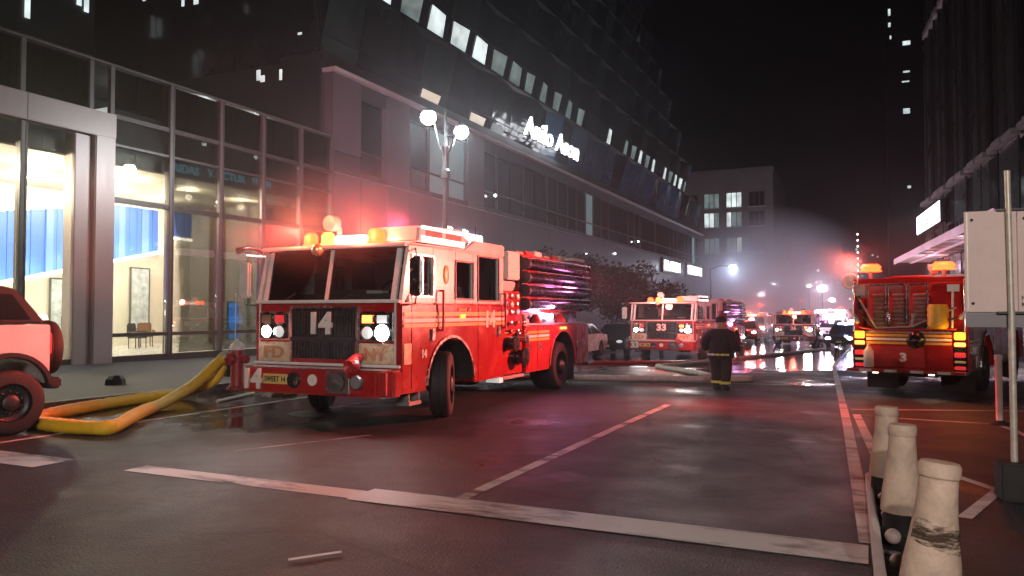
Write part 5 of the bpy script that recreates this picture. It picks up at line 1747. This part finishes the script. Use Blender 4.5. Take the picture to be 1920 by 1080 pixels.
# illuminated script on the first leaning floor
sg = thing('script_sign', 'long white glowing script sign on the leaning glass of the office block', 'sign', (SX + .25, 54.2, 14.75))
text('letters', 'Anilo Ason', 'signw', sg, (.12, -.4, -.05), 10.8, 1.45, '+x', .12, .0, False, .25)
box('back_rail', 'dkmetal', sg, -.02, .05, -5.8, 5.7, -.55, -.45)
box('back_rail', 'dkmetal', sg, -.02, .05, -5.8, 5.7, .25, .35)
for y in (-5, -2.5, 0, 2.5, 5):
    box('bracket', 'dkmetal', sg, -.75, -.02, y - .04, y + .04, -.53, -.47)
for y in (-3.6, 0, 3.6):
    lamp('POINT', sg, (.9, y, .1), 60, (.9, .95, 1), .3)
pd = thing('shop_sign', 'white standing letters of a podium sign above the fire engine roof', 'sign', (SX + .12, 40.0, 6.25))
text('letters', 'Podium', 'signw', pd, (.12, .1, 0), 4.4, .62, '+x', .08, .03)
box('back_rail', 'dkmetal', pd, -.1, .05, -2.2, 2.3, -.4, -.33)
for (y0, y1, z, txt, l_) in ((88, 96.2, 7.15, 'PLATIN', 'white glowing shop sign with a dark end, over the far pavement'), (100.5, 109.7, 7.25, 'BEERENE', 'brighter white shop sign farther along the podium')):
    t = thing('shop_sign', l_, 'sign', (SX + .02, (y0 + y1) / 2, z))
    L2 = (y1 - y0) / 2
    box('sign_box', 'dkmetal', t, 0.0, .25, -L2 - .4, L2 + .2, -.85, .85, .03)
    text('letters', txt, 'signw', t, (.31, 0, 0), L2 * 1.9, 1.15, '+x', .08, .06)
    lamp('POINT', t, (1.6, 0, 0), 120, (.85, .9, 1), .4)
for (y, z) in ((62, 6.6), (44.5, 9.2), (70, 7.2), (78, 9.0)):
    sbox('wall_lamp', 'emberspot', PB, SX + .01, SX + .12, y - .07, y + .07, z - .07, z + .07)

# dark tower behind the store
tw = thing('dark_tower', 'nearly black tower rising behind the store with a few lit windows', 'tower', (-40, 14, 0))
sbox('wall', 'darkwall', tw, -55, -36, -2, 26.5, -1, 70)
for k in range(9):
    sbox('floor_line', 'mullion', tw, -35.999, -35.94, -2, 26.5, 10.5 + 4 * k, 10.8 + 4 * k)
for (y, z, h_) in ((23.0, 16.2, 1.3), (22.6, 16.9, .6), (26.0, 17.5, 1.2), (25.6, 17.6, 1.0), (19, 21, .6)):
    sbox('lit_window', 'win_w', tw, -35.95, -35.9, y - .12, y + .12, z - h_ / 2, z + h_ / 2)

# ------------------------------------------------------------------ right side: glass tower with canopy and lit sign
RT = thing('glass_tower', 'dark green glass tower on the right with a pale ledge line and canopy', 'tower', (12.2, 0, 0), math.atan(.089))
box('wall', 'darkwall', RT, .3, 18, 14, 85.6, -2.5, 70)
FW = 2.35
for i in range(30):
    y = 14.3 + i * FW
    for (z0, z1) in ((-1.5, 6.3), (6.6, 11.75), (12.25, 27.5), (28.3, 52)):
        mt = ('pane_tower', 'tower_right', 'tower_right')[(i * 7 + int(z0)) % 3]
        off = .0 if (i + int(z1)) % 2 else .05
        box('glass_facet', mt, RT, off, .28, y, y + FW - .06, z0, z1)
    box('fin', 'mullion', RT, -.16, .05, y - .07, y - .01, 12.3, 52)
    box('ledge', 'ledge', RT, -.30 - .06 * (i % 3), .2, y + .05, y + FW - (.15 if i % 3 else .9), 11.82, 12.2, .02)
for i in range(3):
    box('upper_ledge', 'ledge', RT, -.25, .2, 60 + i * 8, 67 + i * 8, 27.6, 28.2, .02)
rs = thing('lit_sign', 'blank looking white lit box sign high on the right tower', 'sign', (4.95, 79.2, 10.1), math.atan(.089))
box('sign_box', 'dkmetal', rs, -.35, .05, -6.3, 6.3, -.95, .95, .03)
box('sign_face', 'signw', rs, -.38, -.352, -6.2, 6.2, -.85, .85)
text('letters', 'alto', 'ledge', rs, (-.385, 0, -.1), 2.2, .9, '-x', .02, .02)
for y in (-4, 0, 4):
    box('bracket', 'dkmetal', rs, .05, .5, y - .05, y + .05, -.1, .1)
cn = thing('canopy', 'pink lit entrance canopy at the foot of the right tower', 'canopy', (6.4, 62, 6.2), math.atan(.089))
box('slab', 'whitepl', cn, -2.6, .4, -18, 21, .25, .5, .03)
box('fascia', 'canopy', cn, -2.66, -2.605, -18, 21, .05, .55)
for k in range(14):
    box('soffit_rib', 'stripe', cn, -2.5, .3, -17 + k * 2.8, -16.8 + k * 2.8, .13, .248)
box('soffit_light', 'canopy', cn, -1.4, -1.1, -17.5, 20.5, .09, .128)
lamp('POINT', cn, (-1.2, -6, -.8), 150, (1, .6, .8), .4)
lamp('POINT', cn, (-1.2, 10, -.8), 150, (1, .6, .8), .4)

# far towers and buildings closing the street
ft = thing('dark_tower', 'tall dark slab far behind the right tower with a column of lit windows', 'tower', (9, 200, -3))
sbox('wall', 'darkwall', ft, 3.7, 24, 200, 225, -4, 110)
for (x, z, w_, h_) in ((7.9, 64.2, 1.6, 1.0), (7.7, 48.3, 1.4, 1.2), (8.0, 30.6, .7, .6), (4.4, 72, .5, 1.6), (4.4, 69, .5, 1.0), (4.6, 66, .3, .8), (7.8, 57.5, 1.4, .4), (7.6, 55.2, 1.5, .3), (5.2, 76, .8, .6)):
    sbox('lit_window', 'win_w', ft, x - w_ / 2, x + w_ / 2, 199.9, 199.98, z - h_ / 2, z + h_ / 2)
fb = thing('stone_building', 'far pale stone building with three rows of windows closing the street', 'stone building', (-20, 130, -2))
sbox('wall', 'farstone', fb, -34, -14.3, 130, 160, -4, 25.3)
sbox('cornice', 'farstone', fb, -34, -14.1, 129.7, 130.0, 24.4, 25.1)
for r_i, zc in enumerate((20.1, 16.9, 12.7)):
    for c_i, xc in enumerate((-27.5, -24.0, -20.4, -16.8)):
        sbox('window_sill', 'ledge', fb, xc - 1.35, xc + 1.35, 129.85, 129.999, zc - 1.35, zc - 1.2)
        for j in range(3):
            lit = {(0, 1): 'win_d', (0, 2): 'win_w', (1, 1): 'win_w' if j < 2 else 'win_d', (1, 2): 'win_d' if j else 'win_w', (2, 1): 'win_d', (2, 2): 'win_d' if j < 2 else 'win_w'}.get((r_i, c_i), 'pane_tower')
            sbox('window', lit, fb, xc - 1.2 + j * .82, xc - .5 + j * .82, 129.93, 129.998, zc - 1.15, zc + 1.15)
        fr = MB()
        for j in range(4):
            fr.box(xc - 1.26 + j * .82, xc - 1.2 + j * .82, 129.88, 129.99, zc - 1.15, zc + 1.15)
        fr.build('window_frame', M['mullion'], fb, 0, None, 2, True)
for (x0, x1, y_, h_, l_, seed) in ((-60, -28, 240, 26, 'low dark building far up the street on the left', 1), (-28, -8, 262, 19, 'dark low building far up the street with pinprick lights', 2), (-8, 12, 250, 22, 'dark far building left of the right fire engine with pinprick lights', 3)):
    t = thing('far_building', l_, 'far building', ((x0 + x1) / 2, y_, -6))
    sbox('wall', 'darkwall', t, x0, x1, y_, y_ + 20, -8, h_)
    rnd = random.Random(seed)
    for k in range(9):
        x, z = rnd.uniform(x0 + 1, x1 - 1), rnd.uniform(2, h_ - 1)
        sbox('lit_window', rnd.choice(('win_w', 'win_y', 'emberspot')), t, x - .25, x + .25, y_ - .06, y_ - .005, z - .25, z + .25)
# slim mast with a string of lights, footbridge, small far vehicle and street lights
mt_ = thing('lit_mast', 'slim far mast strung with small white lights beside the right fire engine', 'mast', (-3.2, 210, -3))
MB().tube([(0, 0, 0), (0, 0, 27)], .12, 6).build('mast', M['dkmetal'], mt_)
for k in range(9):
    MB().sphere((0, -.15, 12 + k * 1.5), .16, 6).build('mast_light', M['emberspot'], mt_)
fbz = thing('footbridge', 'dark bridge crossing the far end of the street with small lights', 'bridge', (-8, 180, 3))
box('deck', 'darkwall', fbz, -26, 22, 0, 4, 0, 2.2)
for k in range(9):
    box('bridge_lamp', 'emberspot', fbz, -22 + k * 5.1, -21.75 + k * 5.1, -.12, -.01, .6 + (k % 3) * .4, .85 + (k % 3) * .4)
for k, (x, y, z, m_, l_) in enumerate(((-4.6, 84, 4.1, 'pinkglow', 'bright pink white floodlight tower over the ambulance'), (-.1, 74, 2.9, 'pinkglow', 'blazing pink white floodlight above the patrol car'), (-6.4, 92, 4.6, 'emberspot', 'small white light left of the floodlight tower'),
                                       (-12, 96, 3.8, 'pinkglow', 'small pink lamp low in the smoke'), (-10.6, 84, 2.4, 'beacon_r', 'small red lamp low in the smoke'), (-3.6, 104, 2.2, 'beacon_r', 'small red lamp beyond the white emergency car'), (-5.2, 118, 3.4, 'pinkglow', 'small pink white lamp above the far red lamp'), (-1.6, 112, 1.7, 'pinkglow', 'low pink white lamp right of the far red lamp'), (-8.6, 110, 3.2, 'beacon_o', 'small orange lamp over the dim engine in the smoke'))):
    t = thing('floodlight', l_, 'floodlight', (x, y, g(y)))
    MB().lathe([(.3, 0), (.25, .05), (.06, .1), (.05, z - g(y) - .3)], 8).build('mast', M['dkmetal'], t, 0, 40)
    MB().sphere((0, 0, z - g(y)), .42 if m_ == 'pinkglow' else .25, 10, (1.2, .6, .8)).build('lamp_head', M[m_], t, 0, 60)
    if m_ != 'emberspot':
        lamp('POINT', t, (0, -.7, z - g(y)), 420 if m_ == 'pinkglow' else 200, (1, .75, .85) if m_ == 'pinkglow' else (1, .15, .1), .3)

# ------------------------------------------------------------------ smoke and thin night haze
def volume_mat(name, colr, dens, noisy=False):
    m = bpy.data.materials.new(name)
    m.use_nodes = True
    nt = m.node_tree
    nt.nodes.clear()
    out = nt.nodes.new('ShaderNodeOutputMaterial')
    v = nt.nodes.new('ShaderNodeVolumePrincipled')
    v.inputs['Color'].default_value = (*colr, 1)
    v.inputs['Anisotropy'].default_value = .35 if noisy else .82
    v.inputs['Density'].default_value = dens
    nt.links.new(v.outputs[0], out.inputs['Volume'])
    if noisy:
        tc = nt.nodes.new('ShaderNodeTexCoord')
        n_ = nt.nodes.new('ShaderNodeTexNoise')
        n_.inputs['Scale'].default_value = .11
        n_.inputs['Detail'].default_value = 4
        nt.links.new(tc.outputs['Object'], n_.inputs['Vector'])
        # thins out towards the rim of the plume
        gr_ = nt.nodes.new('ShaderNodeTexGradient')
        gr_.gradient_type = 'SPHERICAL'
        mp = nt.nodes.new('ShaderNodeMapping')
        mp.inputs['Location'].default_value = (-.5 * 2, -.5 * 2, -.5 * 2)
        mp.inputs['Scale'].default_value = (2, 2, 2)
        nt.links.new(tc.outputs['Generated'], mp.inputs['Vector'])
        nt.links.new(mp.outputs[0], gr_.inputs[0])
        a = nt.nodes.new('ShaderNodeMapRange')
        a.inputs['From Min'].default_value = .36
        a.inputs['From Max'].default_value = .66
        a.inputs['To Min'].default_value = 0
        a.inputs['To Max'].default_value = dens
        nt.links.new(n_.outputs['Fac'], a.inputs['Value'])
        mu = nt.nodes.new('ShaderNodeMath')
        mu.operation = 'MULTIPLY'
        nt.links.new(a.outputs[0], mu.inputs[0])
        nt.links.new(gr_.outputs['Fac'], mu.inputs[1])
        nt.links.new(mu.outputs[0], v.inputs['Density'])
    return m


sm = MB().sphere((0, 0, 0), 1, 20).mesh('smoke', volume_mat('smoke_volume', (.84, .87, 1), .34, True), 0, 60)
so = link('smoke', sm)
so.location = (-9.8, 90, 4.2)
so.scale = (11, 26, 9)
tag(so, 'pale smoke plume drifting over the far street', None, None, 'stuff')
for (loc_, sc_, dens_) in (((-10.5, 20.5, 4.6), (8.5, 15, 5.2), .013), ((-7.7, 10.3, 3.15), (2.6, 2.0, 1.1), .26), ((.5, 18.2, 2.95), (1.9, 1.3, .9), .06)):  # small puffs round the roof beacons are added to give lens-like halos
    me_ = MB().sphere((0, 0, 0), 1, 18).mesh('smoke', volume_mat('thin_smoke_volume', (.92, .88, .95), dens_, True), 0, 60)
    so_ = link('smoke', me_)
    so_.location = loc_
    so_.scale = sc_
    tag(so_, 'thin smoke, puffs added round flashing lamps for their halo', None, None, 'stuff')
HAZE = True
if HAZE:
    hz = link('haze', B(-75, 45, -20, 330, -10.5, 115).mesh('haze', volume_mat('haze_volume', (.92, .92, 1), .0009)))
    tag(hz, 'thin smoky night air', None, None, 'stuff')
